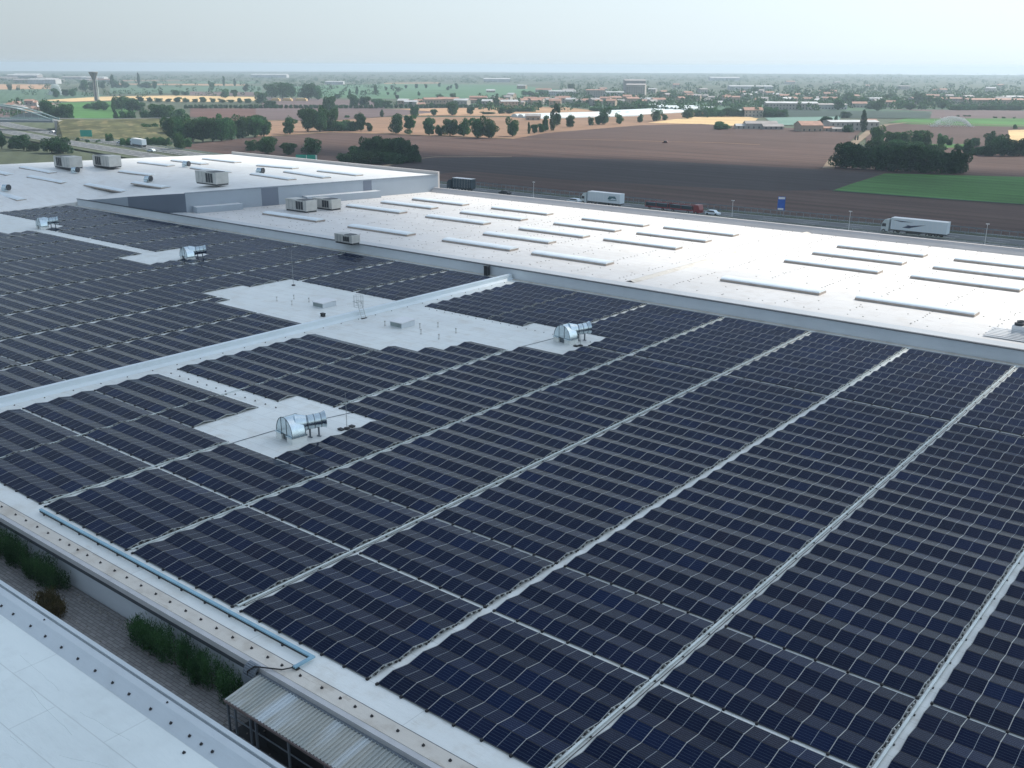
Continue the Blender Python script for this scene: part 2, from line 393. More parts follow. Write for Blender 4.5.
CLEAR = [
    [(-91, 53.9), (-66, 53.9), (-66, 56.1), (-91, 56.1)],
    [(-73.6, 46.9), (-62.7, 46.9), (-62.7, 58.6), (-73.6, 58.6)],
    [(-92, 75.0), (-80.1, 75.0), (-80.1, 77.2), (-75.2, 77.2), (-75.2, 79.4), (-73.6, 79.4), (-73.6, 84.2), (-62.4, 86.3), (-62.4, 96.0), (-74.2, 96.0), (-74.2, 93.7), (-92, 93.7)],
    [(-120.6, 79.5), (-114.3, 79.5), (-114.3, 77.1), (-94, 77.1), (-94, 93.7), (-118.0, 93.7)],
    [(-154.6, 86.3), (-142.9, 86.3), (-142.9, 98.2), (-154.6, 98.2)],
    [(-192, 91.4), (-152, 91.4), (-152, 93.6), (-192, 93.6)],
    [(-230, 86.4), (-190.8, 86.4), (-190.8, 98.2), (-230, 98.2)],
]
def keep(x, y):
    return not any(inside(p, x, y) for p in CLEAR)
RAILCACHE = {}
def rail_mesh(nrow, pitch, first):
    k = (nrow, pitch, first)
    if k in RAILCACHE: return RAILCACHE[k]
    b = MB(); w = .016; t = .012; gap = pitch-2*WS
    y = 0
    for r in range(nrow):
        y0 = r*pitch+gap*.25; ym = r*pitch+pitch/2; y1 = (r+1)*pitch-gap*.25
        pts = [(y0, ZLO+.0), (ym-gap*.25, ZLO+HS), (ym+gap*.25, ZLO+HS), (y1, ZLO+.0)]
        vs = []
        for (yy, zz) in pts: vs += [(-w, yy, zz+t), (w, yy, zz+t), (-w, yy, zz-.05), (w, yy, zz-.05)]
        fs = []
        for j in range(3):
            a = 4*j; c = a+4
            fs += [(a, a+1, c+1, c), (a, c, c+2, a+2), (a+1, a+3, c+3, c+1)]
        fs += [(0, 2, 3, 1), (12, 13, 15, 14)]
        b.add(vs, fs, 0)
        b.box(-.028, ym-.035, ZLO+HS+.013, .028, ym+.035, ZLO+HS+.022, 0)
        b.box(-.03, (r+1)*pitch-.035, .005, .03, (r+1)*pitch+.035, ZLO, 1)
    b.box(-.06, -.10, .005, .06, .06, ZLO+.03, 1)
    o = b.build('mounting_rail', [M_ALU, M_BLACK], None, link=False); RAILCACHE[k] = o; return o
def inview(x, y, z=.2, m=50):
    px, py, c = pix((x, y, z)); return c > 1 and -m < px < 1024+m and -m < py < 768+m
def cable_mesh(rows, pitch, seed):
    rr = random.Random(seed); b = MB(); gap = pitch-2*WS
    for r in rows:
        base = r*pitch
        for k in range(9):
            f0 = k/9; f1 = (k+.62)/9
            def prof(f):
                yy = f*pitch; h = HS*(1-abs(2*f-1)); return yy, ZLO+h
            ya, za = prof(f0); yb, zb = prof(f1)
            dx = rr.uniform(-.03, .05)
            b.tube((.06+dx, base+ya, za-.06), (.06+dx*.5, base+yb, zb-.05), .022, 4, 0)
            b.box(.02+dx, base+ya-.06, max(.004, za-.10), .10+dx, base+ya+.05, za-.005, 1 if k % 2 else 0)
    return b
def build_field(strips, label_col, near_detail):
    for si, (xc0, xs) in enumerate(strips):
        for gi, (y0, nrow, pitch) in enumerate(GROUPS):
            cells = []
            for r in range(nrow):
                for k in range(NP):
                    x = xs+MP*(k+.5); y = y0+pitch*(r+.5)
                    if keep(x, y) and inview(x, y): cells.append((r, k))
            if not cells: continue
            cx = xs+MP*3
            root = empty('solar_array', (xs, y0, 0), 0, f'{nth(si+1)} solar column {label_col}, {GN[gi]}', 'solar array', 'solar array blocks on the warehouse roof')
            dist = (Vector((cx, y0, 0))-CAM).length
            rows = sorted({r for r, k in cells})
            if near_detail and (gi < 2 or (gi == 2 and dist < 85)):
                n = 0; rest = MB()
                for (r, k) in cells:
                    for side in (0, 1):
                        x = MP*(k+.5); l, ro = mod_matrix(x, r*pitch, side, pitch)
                        if n < 100:
                            c = PANEL0.copy(); c.name = 'solar_panel'; COL.objects.link(c); c.parent = root; c.location = l; c.rotation_euler = ro; n += 1
                        else: module(rest, mm(x, r*pitch, side, pitch))
                if rest.v:
                    o = rest.build('solar_panels', [M_CELL, M_FRAME], root); o['kind'] = 'stuff'
            else:
                for r in rows:
                    q = MB()
                    for (rr_, k) in cells:
                        if rr_ == r:
                            for side in (0, 1): module(q, mm(MP*(k+.5), r*pitch, side, pitch))
                    q.build('panel_row', [M_CELL, M_FRAME], root)
            # rails: one per joint, over each unbroken run of rows
            for k in range(NP+1):
                rs = sorted({r for r, kk in cells if kk in (k-1, k)})
                run = []
                for r in rs+[None]:
                    if run and (r is None or r != run[-1]+1):
                        src = rail_mesh(len(run), pitch, 0)
                        xo = MP*k + (0 if 0 < k < NP else (.03 if k == 0 else -.005))
                        c = src.copy(); c.name = 'mounting_rail'; COL.objects.link(c); c.parent = root; c.location = (xo, run[0]*pitch, 0)
                        run = []
                    if r is not None: run.append(r)
            last = sorted({r for r, k in cells if k == NP-1})
            if last and dist < 190:
                o = cable_mesh(last, pitch, si*7+gi).build('cable_loom', [M_BLACK, M_ALU], root); o.location = (MP*NP, 0, 0)
right = [(-79.7-11.37, -90.40), (-79.7, -79.33), (-68.5, -67.85), (-56.95, -56.40), (-45.4, -44.85), (-33.9, -33.42), (-22.55, -22.05), (-11.1, -10.60)]
build_field(right, 'right of the divider wall', True)
LA = [-92.9, -104.2, -116.0, -127.85, -139.7, -151.55, -163.4, -175.25, -187.1, -198.95, -210.8]
left = []
for a in LA[1:] + [-222.4]:
    left.append((a, a+.62))
left[0] = (-104.2, -104.2+.45)
build_field(left, 'left of the divider wall', False)

# aisle trays
for i, (xx, y0, y1) in enumerate([(-79.62, 30.6, 74.5), (-68.5, 59.3, 84), (-68.45, 30.6, 46.6), (-56.85, 30.6, 114), (-45.42, 30.6, 114), (-22.50, 30.6, 114.1), (-11.05, 30.4, 114.2), (-33.95, 90, 114)]):
    b = MB(); wob = 0
    yy = y0
    w = .07 if i in (4, 5, 6) else .035
    while yy < y1-.1:
        ye = min(y1, yy+2.9)
        b.box(xx-w, yy, .06, xx+w, ye, .14, 0); b.box(xx-.14, yy+.3, .003, xx+.14, yy+.42, .059, 1); yy = ye+.03
    if i in (4, 5):
        b.box(xx+.20, y0+.3, .03, xx+.23, y1-.4, .055, 1)
    b.build('conduit_run', [M_CONDUIT, M_BLACK]); tag(bpy.context.scene.objects[-1] if False else COL.objects[-1], f'thin pale conduit lying along the {nth(i+1)} aisle run between solar columns', 'conduit', 'conduits in the aisles')

# blue cable tray, L shaped
b = MB(); p0 = at(43, 509, .3); p1 = at(313, 656, .3); p2 = at(293, 668, .3)
y_ = 29.72
b.box(-67.2, y_-.10, .20, -37.55, y_+.10, .30, 0); b.box(-37.76, 28.45, .20, -37.55, y_-.101, .30, 0)
for x in np.arange(-66.5, -38, 2.4): b.box(x-.05, y_-.15, .0, x+.05, y_+.1, .199, 1)
b.box(-67.1, y_-.12, .10, -37.9, y_-.06, .198, 1)  # black strip below the tray, painted in as its shadow
b.box(-37.9, 28.5, .08, -37.5, 28.7, .199, 1)
o = b.build('cable_tray', [M_BLUETRAY, M_BLACK]); tag(o, 'light blue L-shaped cable tray along the front row of panels', 'cable tray')
b = MB(); b.path([(-37.7, 28.4, .25), (-38.1, 28.0, .16), (-38.8, 27.65, .14), (-39.5, 27.3, .12), (-39.8, 27.05, -.15), (-39.8, 27.0, -1.2), (-39.8, 27.2, -2.5)], .04, 6, 0)
o = b.build('power_cable', M_BLACK); tag(o, 'black power cable running from the blue tray over the roof edge', 'cable')
b = MB()
for k in range(7):
    t0 = math.pi*k/6*.5; 
    b.box(-40.2, 27.45-.42*math.sin(t0)-.02, .1-.5*(1-math.cos(t0))-.10, -39.3, 27.45-.42*math.sin(t0)+.12, .1-.5*(1-math.cos(t0)), 0)
b.box(-40.2, 26.95, -.9, -39.3, 27.1, -.4)
o = b.build('cable_cover', M_POST); tag(o, 'curved grey metal cover over the roof edge beside the lean-to', 'cable cover')

# ------------------------------------------------------------------ roof studs
def stud(x, y, z, s=.09, name='roof_stud', lab='', grp=''):
    global STUD
    c = STUD.copy(); COL.objects.link(c); c.location = (x, y, z); c.scale = (s/.09, s/.09, s/.09); tag(c, lab, 'stud', grp); return c
b = MB(); b.lathe([(.09, 0), (.09, .05), (.05, .07)], (0, 0, 0), 8, 0); b.tube((0, 0, .06), (0, 0, .13), .03, 6)
STUD = b.build('roof_stud', M_BLACK, None, link=False)
xs_ = [-70.1, -68.0, -66.5, -64.9, -63.4, -61.8, -60.6, -59.5, -58.3, -56.7, -55.0, -53.6, -52, -50.4, -48.9, -47.3, -45.8, -44.3, -42.8, -41.1, -39.7, -38.5, -37.0, -35.3, -33.9, -32.8, -31.6, -29.8, -28.1, -26.4]
for i, x in enumerate(xs_): stud(x, 28.32, .07, .085, lab='black stud in the single row along the beige near roof edge', grp='studs along the near roof edge')
for i in range(12):
    stud(-89.7+i*1.55, 54.95, .0, .085, lab='black stud in the white gap left of the nearest duct', grp='studs in the white gap')
for i in range(28):
    stud(-92.05, 34+i*2.9, .0, .07, lab='small dark stud at the foot of the divider wall', grp='studs along the divider')
for i in range(22):
    stud(-89+i*1.35, 93.0, .0, .06, lab='small dark stud at the far side of the central clearing', grp='studs round the central clearing')

# ------------------------------------------------------------------ near white building (bottom left)
nb = empty('white_building', (-50, 10, GZ), 0, 'near building with a bluish white membrane roof and stepped parapet', 'building')
b = MB(); b.box(-110, -30, -.6, 10, 22.0, -.35, 0); prt(b, 'roof', M_ROOF_NEAR, nb)
b = MB(); b.box(-110, -30, GZ, 10, 22.9, -.601, 0); prt(b, 'wall', M_WALLW, nb)
b = MB()
prof = [(21.60, -.349), (22.25, -.04), (22.42, .06), (22.80, .10), (22.80, .02), (22.92, .02), (22.92, .16), (23.15, .18), (23.15, .06), (23.20, .06), (23.20, -.5)]
n = len(prof)
b.add([(-110, y, z) for y, z in prof]+[(10, y, z) for y, z in prof], [(i, i+1, n+i+1, n+i) for i in range(n-1)], 0)
prt(b, 'parapet', membrane('near_parapet', (.56, .62, .65), (.42, .45, .46), .5, seam=False), nb)
b = MB(); b.box(-110, 22.82, .021, 10, 22.86, .05, 0); b.box(-110, 23.205, -.3, 10, 23.23, .0, 0); prt(b, 'flashing_line', M_DARKLINE, nb)
for i, q in enumerate([(9,601),(21,609),(38,621),(53,631),(69,642),(86,653),(103,665),(120,677),(137,688),(158,703),(178,717),(198,729),(208,738),(220,745)]):
    p = at(q[0], q[1]+1, -.1); stud(p.x, 21.95, -.185, .085, lab='black stud along the parapet foot of the near white roof', grp='studs on the near white roof')
stud(at(184, 753, -.35).x, at(184, 753, -.35).y, -.35, .085, lab='lone black stud away from the parapet on the near white roof', grp=None)
for q in [(55, 616), (177, 698)]:
    p = at(q[0], q[1], .05); stud(p.x, 22.6, .08, .06, lab='small clip on top of the near stepped parapet', grp='clips on the near parapet')
# membrane wrinkles
b = MB()
for (x0, y0, x1, y1) in [(20, 655, 60, 690), (30, 690, 72, 735), (80, 712, 130, 740), (10, 735, 22, 745), (60, 755, 110, 767), (100, 660, 130, 700)]:
    pa = at(x0, y0, -.35); pb_ = at(x1, y1, -.35); prev = None
    for k in range(8):
        f = k/7; p = pa.lerp(pb_, f)+Vector((R.uniform(-.05, .05), R.uniform(-.05, .05), 0)); p.z = -.349
        if prev is not None: b.tube(prev-Vector((0, 0, .02)), p-Vector((0, 0, .02)), .035, 6, 0)
        prev = p
prt(b, 'wrinkle', M_ROOF_NEAR, nb)

# ------------------------------------------------------------------ service alley
AZ = -2.55
def pave():
    m, nt, b = nmat('alley_setts'); co = coords(nt)
    br = N(nt, 'ShaderNodeTexBrick'); br.inputs['Scale'].default_value = 1; br.inputs['Brick Width'].default_value = .62; br.inputs['Row Height'].default_value = .24; br.inputs['Mortar Size'].default_value = .02
    br.inputs['Color1'].default_value = (.26, .25, .25, 1); br.inputs['Color2'].default_value = (.38, .37, .36, 1); br.inputs['Mortar'].default_value = (.11, .10, .10, 1); L(nt, co, br.inputs['Vector'])
    c = mixc(nt, math_(nt, 'MULTIPLY', noise(nt, co, 1.6, 5, .7), .8), br.outputs['Color'], (.12, .12, .11))
    L(nt, c, b.inputs['Base Color']); b.inputs['Roughness'].default_value = .9
    bp = N(nt, 'ShaderNodeBump'); bp.inputs['Strength'].default_value = .5; L(nt, noise(nt, co, 6, 4, .7), bp.inputs['Height']); L(nt, bp.outputs[0], b.inputs['Normal'])
    return m
b = MB(); b.box(-110, 22.95, AZ-.5, 10, 27.9, AZ, 0); o = b.build('alley', pave()); tag(o, 'narrow grey paved alley between the two buildings', kind='structure')
b = MB(); rr = random.Random(3)
for k in range(900):
    x = rr.uniform(-75, -36); y = rr.uniform(23.1, 27.6) if rr.random() < .35 else 27.6-abs(rr.gauss(0, .35)); r = rr.uniform(.015, .05)
    b.cbox((x, y, AZ+.001), r*2, r*1.5, r, 0, rr.uniform(0, 3))
o = b.build('gravel', plain('gravel_stone', (.30, .28, .25), .9, 0, .4, 9)); tag(o, 'loose stones scattered over the alley paving', kind='stuff')

def leaf_blob(b, c, rx, ry, rz, n, ls, rr, hollow=.55):
    for _ in range(n):
        u = rr.uniform(-1, 1); t = rr.uniform(0, 2*math.pi); s = math.sqrt(1-u*u); d = hollow+(1-hollow)*rr.random()**.6
        p = Vector((c[0]+rx*s*math.cos(t)*d, c[1]+ry*s*math.sin(t)*d, c[2]+rz*u*d))
        a = Vector((rr.gauss(0, 1), rr.gauss(0, 1), rr.gauss(0, .6))).normalized(); e = a.orthogonal().normalized(); e = (Matrix.Rotation(rr.uniform(0, 6.28), 3, a) @ e)
        g = a.cross(e); l = ls*rr.uniform(.6, 1.4)
        b.add([p-e*l, p+g*l*.6, p+e*l, p-g*l*.6], [(0, 1, 2, 3)], 0)
def shrub(px, py, w, h, z, name, label, cat, mat=None, seed=1, deep=.9, grp=None, wispy=False):
    p = at(px, py, z); rr = random.Random(seed)
    root = empty(name, p, 0, label, cat, grp)
    b = MB()
    for k in range(int(6+w*4)):
        cx = rr.uniform(-w/2, w/2); cy = rr.uniform(-deep/2, deep/2); hh = h*rr.uniform(.45, 1)
        if wispy:
            for j in range(70):
                f = rr.random()**.7; q = Vector((cx+rr.gauss(0, .10)+f*rr.gauss(0, .22), cy+rr.gauss(0, .1)+f*rr.gauss(0, .2), hh*f))
                d = Vector((rr.gauss(0, .4), rr.gauss(0, .4), 1)).normalized(); l = rr.uniform(.10, .28); s = d.orthogonal().normalized()*.022
                b.add([q-s, q+s, q+d*l+s*.3, q+d*l-s*.3], [(0, 1, 2, 3)], 0)
        leaf_blob(b, (cx, cy, hh*.45), .42, .36, hh*.5, 210, .055, rr, .3)
    o = b.build('foliage', mat or M_LEAFD, root)
    s = MB()
    for k in range(int(3+w*1.5)):
        cx = rr.uniform(-w/2, w/2)*.9; s.tube((cx, 0, 0), (cx+rr.uniform(-.15, .15), rr.uniform(-.1, .1), h*.7), .03, 5, 0, .01)
    s.build('stem', M_BARK, root)
    return root
# wall foot line at Y=27.2
def sh(x0, x1, h, nm, lab, cat, mat=None, seed=1, y=26.9, wispy=True, deep=.9):
    root = empty(nm, ((x0+x1)/2, y, AZ), 0, lab, cat); rr = random.Random(seed); w = x1-x0; b = MB()
    for k in range(int(8+w*4.5)):
        cx = rr.uniform(-w/2, w/2); cy = rr.uniform(-deep/2, deep/2); hh = h*rr.uniform(.65, 1.0)*(1-.2*abs(cx/w*2)**4)
        for j in range(130 if wispy else 60):
            f = rr.random()**.6; q = Vector((cx+rr.gauss(0, .10)+f*rr.gauss(0, .2), cy+rr.gauss(0, .1)+f*rr.gauss(0, .2), hh*f*.95))
            d = Vector((rr.gauss(0, .5), rr.gauss(0, .5), 1)).normalized(); l = rr.uniform(.08, .24); s = d.orthogonal().normalized()*.018
            b.add([q-s, q+s, q+d*l+s*.3, q+d*l-s*.3], [(0, 1, 2, 3)], 0)
        leaf_blob(b, (cx, cy, hh*.45), .40, .34, hh*.48, 260, .045, rr, .3)
    b.build('foliage', mat or M_LEAF, root)
    s = MB()
    for k in range(int(3+w*1.2)):
        cx = rr.uniform(-w/2, w/2)*.9; s.tube((cx, 0, 0), (cx+rr.uniform(-.15, .15), rr.uniform(-.1, .1), h*.7), .03, 5, 0, .01)
    s.build('stem', M_BARK, root)
sh(-74.5, -59.0, 2.4, 'shrub', 'long dark green feathery shrub thicket at the far left of the alley', 'shrub', seed=2)
sh(-58.9, -56.4, 1.5, 'shrub', 'brownish olive drying bush standing in the alley', 'shrub', M_LEAFO, seed=3, y=25.2)
sh(-50.9, -40.6, 2.3, 'shrub', 'dark green shrub thicket against the alley wall beside the lean-to', 'shrub', seed=4)

# lean-to shed
ls = empty('lean_to', (-38.9, 26.6, AZ), 0, 'lean-to with ribbed grey metal roof and open dark frame in the alley', 'shed')
X0, X1 = -39.25, -20; Yh, Yl, Zh, Zl = 27.3, 25.15, -.28, -.62
m, nt, bb = nmat('ribbed_sheet'); 
bb.inputs['Metallic'].default_value = .3; bb.inputs['Roughness'].default_value = .5
sp = N(nt, 'ShaderNodeTexCoord'); 
wv = noise(nt, coords(nt, scale=(1, .12, 1)), .7, 2)
L(nt, ramp(nt, wv, [(.3, (.36, .40, .39)), (.52, (.47, .48, .44)), (.7, (.62, .68, .70))]), bb.inputs['Base Color'])
M_SHEET = m
b = MB(); nx = int((X1-X0)/.25)
for k in range(nx):
    x = X0+k*.25
    xs4 = [x, x+.17, x+.19, x+.23, x+.25]; zz = [0, 0, .08, .08, 0]
    lo = [(xs4[j], Yl, Zl+zz[j]) for j in range(5)]; hi = [(xs4[j], Yh, Zh+zz[j]) for j in range(5)]
    b.add(lo+hi, [(j, j+1, 5+j+1, 5+j) for j in range(4)], 0)
prt(b, 'roof_sheet', M_SHEET, ls)
b = MB(); b.box(X0, Yl-.06, Zl-.14, X1, Yl-.005, Zl-.01, 0); prt(b, 'eaves_gutter', plain('brown_gutter', (.17, .13, .12), .5), ls)
b = MB(); b.box(X0-.05, Yh+.001, Zh-.05, X1, 27.48, Zh+.05, 0); prt(b, 'wall_flashing', M_POST, ls)
for k, x in enumerate([X0+.15, X0+.75, X0+2.0, X0+2.45, X0+5.0, X0+7.7, X0+10.4, X0+13.2]):
    b = MB(); b.box(x-.05, Yl+.02, AZ, x+.05, Yl+.12, Zl-.015, 0); prt(b, 'post', M_POST, ls)
b = MB(); b.box(X0+.1, Yl+.04, AZ+1.0, X1, Yl+.09, AZ+1.06, 0); prt(b, 'rail', M_POST, ls)
b = MB(); b.box(X0+2.6, Yl+.5, AZ+.01, X1, Yl+.55, Zl-.1, 0); b.box(X0+.2, Yl+.15, AZ+.005, X1, 27.3, AZ+.02, 0); prt(b, 'shade_backing', M_BLACK, ls)  # black upright sheet and floor sheet stand in for the shade inside

# ------------------------------------------------------------------ far hall with skylights
FZ = 1.60
fh = empty('warehouse', (-60, 145, GZ), 0, 'far hall with a glaring white roof and many long skylights', 'warehouse')
P0 = Vector((-181.3, 117.3)); P1 = Vector((-167.3, 177.5))      # foot of the oblique wall
b = MB(); b.prism([(P0.x-.3, 117.6), (XR, 117.6), (XR, 177.2), (P1.x-.3, 177.2)], GZ, FZ, 0); prt(b, 'roof', M_ROOF_FAR, fh)
b = MB()                                   # sloping upstand from the parapet to the roof
b.add([(-185, 115.63, 1.40), (XR, 115.63, 1.40), (XR, 117.59, FZ), (-182, 117.59, FZ)], [(0, 1, 2, 3)], 0); prt(b, 'upstand', membrane('upstand', (.60, .62, .62), (.45, .43, .4), .5, seam=False), fh)
b = MB(); b.box(P1.x+.2, 177.0, FZ-.02, XR, 177.5, FZ+1.0, 0); b.add([(P1.x+.2, 175.9, FZ+.004), (XR, 175.9, FZ+.004), (XR, 176.998, FZ+.93), (P1.x+.2, 176.998, FZ+.93)], [(0, 1, 2, 3)], 0)
prt(b, 'rear_parapet', membrane('rear_parapet_m', (.50, .48, .47), (.4, .38, .36), .4, seam=False), fh)
b = MB(); x0 = -74.0; b.add([(x0-.8, 118.2, FZ+.004), (x0, 118.2, FZ+.22), (x0+.8, 118.2, FZ+.004), (x0-.8+1.2, 176, FZ+.004), (x0+1.2, 176, FZ+.22), (x0+.8+1.2, 176, FZ+.004)], [(0, 3, 4, 1), (1, 4, 5, 2)], 0); prt(b, 'roof_joint', M_EDGE, fh)
# skylights
def skylight_proto():
    root = empty('skylight', (0, 0, 0)); Lh = 7.2; w = 1.15
    b = MB(); b.box(-Lh, -w, 0, Lh, w, .30, 0); b.build('curb', M_CURB, root)
    b = MB(); n = 10; vs = []
    for k in range(n+1):
        t = math.pi*k/n; vs += [(-Lh+.06, -math.cos(t)*(w-.05), .301+math.sin(t)*.30), (Lh-.06, -math.cos(t)*(w-.05), .301+math.sin(t)*.30)]
    b.add(vs, [(2*k, 2*k+1, 2*k+3, 2*k+2) for k in range(n)], 0, True)
    b.add([vs[2*k] for k in range(n+1)], [tuple(range(n+1))], 0); b.add([vs[2*k+1] for k in range(n+1)][::-1], [tuple(range(n+1))], 0)
    b.build('vault', M_SKY_VAULT, root)
    return root
SK = skylight_proto()
sky = [((-167, 126.4), (-150.5, 126.4)), ((-162.5, 145), (-146.4, 144.6)), ((-161.3, 154), (-146.1, 153.6)), ((-159.9, 162.3), (-144.7, 162)),
 ((-141, 126), (-125.5, 125.6)), ((-138.9, 144.8), (-123.7, 144.2)), ((-117.2, 126.0), (-102.1, 125.8)), ((-137.5, 153.4), (-121.5, 153.0)), ((-137.0, 162.9), (-122.2, 162.2)),
 ((-116.2, 135.7), (-101.5, 135.4)), ((-113.4, 162.3), (-99.2, 162.1)), ((-95.4, 163.1), (-81, 163.0)), ((-113.9, 153.5), (-99.9, 153.6)), ((-115, 144.4), (-100.5, 144.2)),
 ((-95.7, 154.1), (-81.7, 154.2)), ((-96.4, 144.7), (-82, 144.4)), ((-97.6, 125.8), (-83.2, 125.7)), ((-64.6, 126.8), (-50, 127)), ((-62.5, 164), (-48.3, 164.4)), ((-63.1, 155.4), (-48.7, 155.4)),
 ((-63.7, 146), (-49.1, 146.1)), ((-43.7, 164.4), (-29.4, 164.3)), ((-44.2, 155.6), (-29.4, 155.4)), ((-44.5, 146.3), (-29.9, 146.2)), ((-45.4, 127.4), (-30.6, 127.4))]
cols = {}
first = True
for (a, c) in sorted(sky, key=lambda s: (round(-s[0][1]/9), s[0][0])):
    row = round((s_y := a[1])/9); 
    cols[row] = cols.get(row, 0)+1
    rn = {14: 'nearest the parapet', 15: 'set alone behind the front row', 16: 'in the middle row', 17: 'in the second row from the back', 18: 'in the back row'}.get(row, 'in the side row')
    lab = f'{nth(cols[row])} skylight from the left {rn} of the far roof'
    loc = ((a[0]+c[0])/2, (a[1]+c[1])/2+1.15, FZ); sx = (c[0]-a[0])/14.4
    if first: r = SK; r.location = loc; first = False; tag(r, lab, 'skylight', 'skylights on the far roof')
    else: r = copy_tree(SK, loc, 0, None, lab, 'skylights on the far roof')
    r.scale = (sx, 1, 1)
# dots on far roof as one scatter
b = MB()
for gx in np.arange(-175, 0, 8.2):
    for gy in np.arange(119.5, 176, .95):
        if R.random() < .62: b.cbox((gx+R.uniform(-.15, .15)+(gy-118)*.02, gy, FZ+.002), .16, .12, .05, 0)
for gy in np.arange(119.2, 176, 4.7):
    for gx in np.arange(-178, 5, 1.9):
        if R.random() < .5: b.cbox((gx, gy+R.uniform(-.15, .15), FZ+.002), .15, .12, .05, 0)
o = b.build('roof_fasteners', plain('fastener_cap', (.30, .28, .25), .6)); tag(o, 'dotted lines of tiny fastener caps over the far white roof', kind='stuff')

# ------------------------------------------------------------------ left raised block
LZ = 5.5
lb = empty('warehouse', (-220, 145, GZ), 0, 'raised left hall with pale roof and oblique grey panelled side wall', 'warehouse')
A0 = Vector((-181.0, 118.2)); A1 = Vector((-167.0, 178.5)); B1 = Vector((-251.5, 181)); B0 = Vector((-266.0, 121))
FL = Vector((-219.3, 114.6))
# plateau and ramp to the solar roof
front = [(A0.x, A0.y, LZ-.02), (-190, 116.9, 4.55), (-198.6, 115.7, 3.6), (-207, 115.7, 2.5), (-215, 115.7, 1.62), (-219.5, 115.4, .8), (-220.3, 106, .3), (-220.3, 97, .25), (-220.3, 84, .25), (-262, 70, .25)]
back = [(A0.x+2, A0.y+8, LZ), (-186, 142, LZ), (-197, 148, LZ), (-208, 152, LZ), (-218, 153, LZ), (-228, 153, LZ), (-238, 150, LZ), (-248, 143, LZ), (-256, 133, LZ), (-272, 116, LZ)]
def lerp_list(Ls, n):
    out = []
    for i in range(len(Ls)-1):
        for k in range(n): f = k/n; out.append(tuple(Ls[i][j]*(1-f)+Ls[i+1][j]*f for j in range(3)))
    return out+[Ls[-1]]
ff, bk_ = lerp_list(front, 4), lerp_list(back, 4)
b = MB(); grid = []; NR = 12
for i in range(len(ff)):
    for k in range(NR+1):
        f = k/NR; sm = f*f*(3-2*f); p, q = ff[i], bk_[i]; grid.append((p[0]*(1-f)+q[0]*f, p[1]*(1-f)+q[1]*f, p[2]*(1-sm)+q[2]*sm))
nb0 = len(grid)
b.add(grid, [(i*(NR+1)+k, i*(NR+1)+k+1, (i+1)*(NR+1)+k+1, (i+1)*(NR+1)+k) for i in range(len(ff)-1) for k in range(NR)], 0, True)
pol = [(A1.x, A1.y, LZ)]+[back[i] for i in range(0, 10)]+[(B1.x-8, B1.y-20, LZ), (B1.x, B1.y, LZ)]
b.add([(x, y, LZ) for x, y, z in pol], [tuple(range(len(pol)))], 0, True)
lroof = prt(b, 'roof', M_ROOF_LEFT, lb)
from mathutils.bvhtree import BVHTree
LT = BVHTree.FromPolygons([Vector(v) for v in b.v], b.f)
def lray(px, py):
    dd_ = (RV*((px-512)/F_PX) - UV*((py-384)/F_PX) + FV).normalized(); h = LT.ray_cast(CAM, dd_)
    return h[0] if h[0] is not None else at(px, py, LZ)
b = MB()
for i in range(5, 9):
    p, q = front[i], front[i+1]; b.add([p, q, (q[0], q[1], -.2), (p[0], p[1], -.2)], [(0, 1, 2, 3)], 0)
for i in range(0, 5):
    p, q = front[i], front[i+1]; b.add([(p[0], p[1]+.01, p[2]-.01), (q[0], q[1]+.01, q[2]-.01), (q[0], q[1]+.01, -.2), (p[0], p[1]+.01, -.2)], [(0, 1, 2, 3)], 1 if i < 2 else (2 if i < 4 else 0))
prt(b, 'front_wall', [M_ROOF_LEFT, M_PANELDARK, M_PANELWALL], lb)
def wallseg(f0, f1, mat, nm, off=0.):
    d = (A1-A0); nrm = Vector((d.y, -d.x)).normalized()*off
    p = A0+d*f0+nrm; q = A0+d*f1+nrm; b = MB()
    b.add([(p.x, p.y, GZ), (q.x, q.y, GZ), (q.x, q.y, LZ-.12), (p.x, p.y, LZ-.12)], [(0, 1, 2, 3)], 0); return prt(b, nm, mat, lb)
wallseg(0, 1, M_PANELWALL, 'side_wall')
def fr_at(px):       # fraction along wall whose top appears at px
    best = min(range(1001), key=lambda k: abs(pix((A0.x+(A1-A0).x*k/1000, A0.y+(A1-A0).y*k/1000, LZ))[0]-px)); return best/1000
for (xa, xb) in ((261, 278), (363, 371.5)):
    wallseg(fr_at(xa), fr_at(xb), M_PANELDARK, 'dark_wall_panel', .02)
b = MB(); d = (A1-A0); nr = Vector((d.y, -d.x)).normalized()
for (w0, w1, z0, z1) in ((-.35, .08, LZ-.119, LZ+.10),):
    p = A0+nr*w1; q = A1+nr*w1; p2 = A0+nr*w0; q2 = A1+nr*w0
    b.prism([(p.x, p.y), (q.x, q.y), (q2.x, q2.y), (p2.x, p2.y)], z0, z1, 0)
prt(b, 'side_coping', plain('grey_coping', (.30, .34, .38), .5, .2), lb)
b = MB()
nb_ = Vector((A1.x-B1.x, A1.y-B1.y)).normalized(); up_ = Vector((-nb_.y, nb_.x))
b.prism([(B1.x, B1.y), (A1.x, A1.y), (A1.x+up_.x*.5, A1.y+up_.y*.5), (B1.x+up_.x*.5, B1.y+up_.y*.5)], GZ, LZ+.75, 0)
prt(b, 'rear_parapet', membrane('left_rear_parapet', (.58, .55, .53), (.4, .38, .36), .4, seam=False), lb)
b = MB(); b.add([(B1.x, B1.y, LZ-.05), (-272.5, 116, LZ-.05), (-272.5, 116, GZ), (B1.x, B1.y, GZ)], [(0, 1, 2, 3)], 0); prt(b, 'outer_wall', M_PANELWALL, lb)
